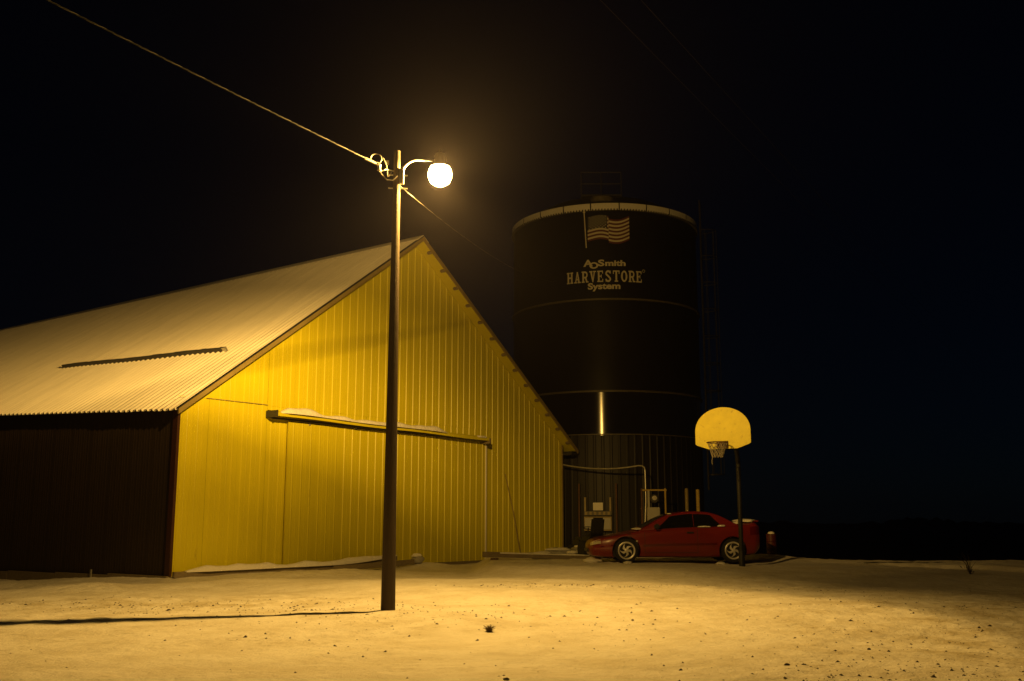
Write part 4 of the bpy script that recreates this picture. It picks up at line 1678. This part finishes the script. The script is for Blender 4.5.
# ------------------------------------------------------------------ weeds, clods, debris
def weed(loc, h, n, label, seed, lean=(0, 0), m=None):
    rnd = random.Random(seed)
    t = thing('dry_weed', label, 'weed', loc)
    b = MB()
    for k in range(n):
        a = rnd.uniform(0, 2 * PI)
        r = rnd.uniform(0.1, 0.5 if h > 0.3 else 1.1) * h
        hh = h * rnd.uniform(0.5, 1.0)
        p0 = (rnd.uniform(-.03, .03), rnd.uniform(-.03, .03), -0.02)
        p2 = (r * math.cos(a) + lean[0] * hh, r * math.sin(a) + lean[1] * hh, hh)
        p1 = (p2[0] * 0.35, p2[1] * 0.35, hh * 0.6)
        b.tube([p0, p1, p2], [0.007, 0.005, 0.002], 4)
    b.build('stalks', m or M_straw, t, fix=False)
    b2 = MB()
    for k in range(n * 2):
        a = rnd.uniform(0, 2 * PI)
        r = rnd.uniform(0.02, 0.25) * h
        z = rnd.uniform(0.0, 0.35) * h
        c = Vector((r * math.cos(a) + lean[0] * z, r * math.sin(a) + lean[1] * z, z))
        d1 = Vector((rnd.uniform(-1, 1), rnd.uniform(-1, 1), rnd.uniform(-.3, .8))).normalized() * 0.06
        d2 = Vector((rnd.uniform(-1, 1), rnd.uniform(-1, 1), 0.2)).normalized() * 0.018
        b2.add([c - d1 - d2, c + d2 * 0.3, c + d1, c - d2], [(0, 1, 2, 3)])
    b2.build('dead_leaves', m or M_straw, t, fix=False)
    return t


weed((10.27, 23.5, gz(10.27, 23.5)), 0.50, 12, 'tall dark dry weed leaning left at the far right of the yard', 3, (-0.35, 0.1), M_soil)
weed((-0.29, 13.45, gz(-0.29, 13.45)), 0.085, 46, 'small tuft of dead leaves on the snow right of the pole', 4)
big = [((3.05, 9.05), 'dark clod at the bottom edge of the yard right of centre'), ((2.62, 10.15), 'single small dark clod on clean snow, lower right'),
       ((3.9, 11.6), 'dark frozen clod on the rutted right side of the yard'), ((-0.05, 9.3), 'pair-size dark clod near the bottom centre of the yard'),
       ((1.7, 14.9), 'dark clod on the snow between pole and hoop'), ((-5.4, 16.6), 'dark clod beside the shadow of the pole')]
for k, ((xx, yy), lb) in enumerate(big):
    rock('soil_clod', (xx, yy, gz(xx, yy) + 0.012), (0.020 + 0.008 * (k % 2), 0.018, 0.013), M_soil, lb, 'clod', 60 + k)
bd_ = MB()
rnd = random.Random(5)
clusters = [(-6.0, 17.6, 2.4, .8, 700), (-4.0, 16.6, 1.8, .5, 350), (-1.6, 15.0, 1.6, .8, 300), (3.9, 9.6, 1.0, .6, 420), (3.1, 9.2, 0.6, .3, 120), (5.6, 12.0, 1.8, 1.4, 700), (1.0, 14.5, 2.0, 1.2, 120), (2.0, 20.6, 1.3, .12, 260), (0.2, 21.3, .5, .2, 60),
            (4.7, 19.6, 1.2, .2, 90), (-0.5, 20.5, 1.6, .6, 70), (0, 11, 3, 1.5, 110), (6.5, 16.5, 2.2, 1.4, 400), (-2.5, 13.5, 2.5, 1.6, 100), (8.5, 19.5, 2.0, .5, 90), (-1.5, 9.6, 1.5, 1.0, 30)]
xs_, ys_, sz_ = [], [], []
for cx, cy, sx, sy, n in clusters:
    for k in range(n):
        xs_.append(rnd.gauss(cx, sx))
        ys_.append(rnd.gauss(cy, sy))
        sz_.append(rnd.choice((0.006, 0.007, 0.008, 0.010, 0.012, 0.014, 0.018, 0.024)) * rnd.uniform(0.7, 1.2))
hs = ground_h(np.array(xs_), np.array(ys_))
for xx, yy, s, h0 in zip(xs_, ys_, sz_, hs):
    if yy < 6.5:
        continue
    a = rnd.uniform(0, PI)
    ca_, sa_ = math.cos(a), math.sin(a)
    pts = []
    for (u, v, w) in ((1.3, 0, 0), (0.2, 0.8, 0), (-1.2, 0.1, 0), (-0.1, -0.8, 0), (0.1, 0, 0.8)):
        u *= rnd.uniform(.7, 1.3) * s
        v *= rnd.uniform(.7, 1.3) * s
        pts.append((xx + u * ca_ - v * sa_, yy + u * sa_ + v * ca_, h0 - 0.004 + w * s * rnd.uniform(.6, 1.2)))
    bd_.add(pts, [(0, 1, 4), (1, 2, 4), (2, 3, 4), (3, 0, 4)])
tag(bd_.build('debris', M_soil, fix=False), 'specks of frozen dirt and straw scattered over the snow', 'debris', kind='stuff')

# far-off belt of bare scrub along the edge of the field
tb = MB()
rnd = random.Random(9)
for k in range(420):
    a = R(-35 + 95 * k / 420 + rnd.uniform(-.3, .3))
    dist = rnd.uniform(380, 460)
    big_ = 0.5 + 0.5 * mnoise.noise(Vector((k * 0.05, 0, 3)))
    hgt = (1.2 + 5.5 * max(0, big_) ** 2) * rnd.uniform(0.6, 1.1)
    cx, cy = math.sin(a) * dist, math.cos(a) * dist
    w = rnd.uniform(2.0, 4.5)
    ring = 7
    vs = [(cx, cy, hgt - 1.2)]
    for lev, (f, z) in enumerate(((0.7, 0.75), (1.0, 0.4), (0.6, -0.1))):
        for j in range(ring):
            t = 2 * PI * j / ring
            r_ = w * f * rnd.uniform(0.7, 1.2)
            vs.append((cx + r_ * math.cos(t), cy + r_ * math.sin(t), -1.2 + hgt * (z + rnd.uniform(-.1, .1))))
    fs = [(0, 1 + j, 1 + (j + 1) % ring) for j in range(ring)]
    for lev in range(2):
        o0 = 1 + lev * ring
        fs += [(o0 + j, o0 + ring + j, o0 + ring + (j + 1) % ring, o0 + (j + 1) % ring) for j in range(ring)]
    tb.add(vs, fs)
tag(tb.build('woodland', M_soil, fix=False), 'low dark belt of scrub on the horizon beyond the field', 'woodland', kind='stuff')

# ------------------------------------------------------------------ thin haze added to make the glow round the lamp
hb = MB().box(-950, 950, -950, 950, -3.2, 16.2).build('haze', None)
hb['kind'] = 'stuff'
hb['label'] = 'thin haze added to make the glow around the lamp'
m = bpy.data.materials.new('lamp_glow_haze')
m.use_nodes = True
nt = m.node_tree
nt.nodes.remove(nt.nodes['Principled BSDF'])
pv = nt.nodes.new('ShaderNodeVolumePrincipled')
pv.inputs['Color'].default_value = (0.9, 0.82, 1.0, 1)
pv.inputs['Density'].default_value = 0.0006
pv.inputs['Anisotropy'].default_value = 0.86
nt.links.new(pv.outputs[0], nt.nodes['Material Output'].inputs['Volume'])
hb.data.materials.append(m)
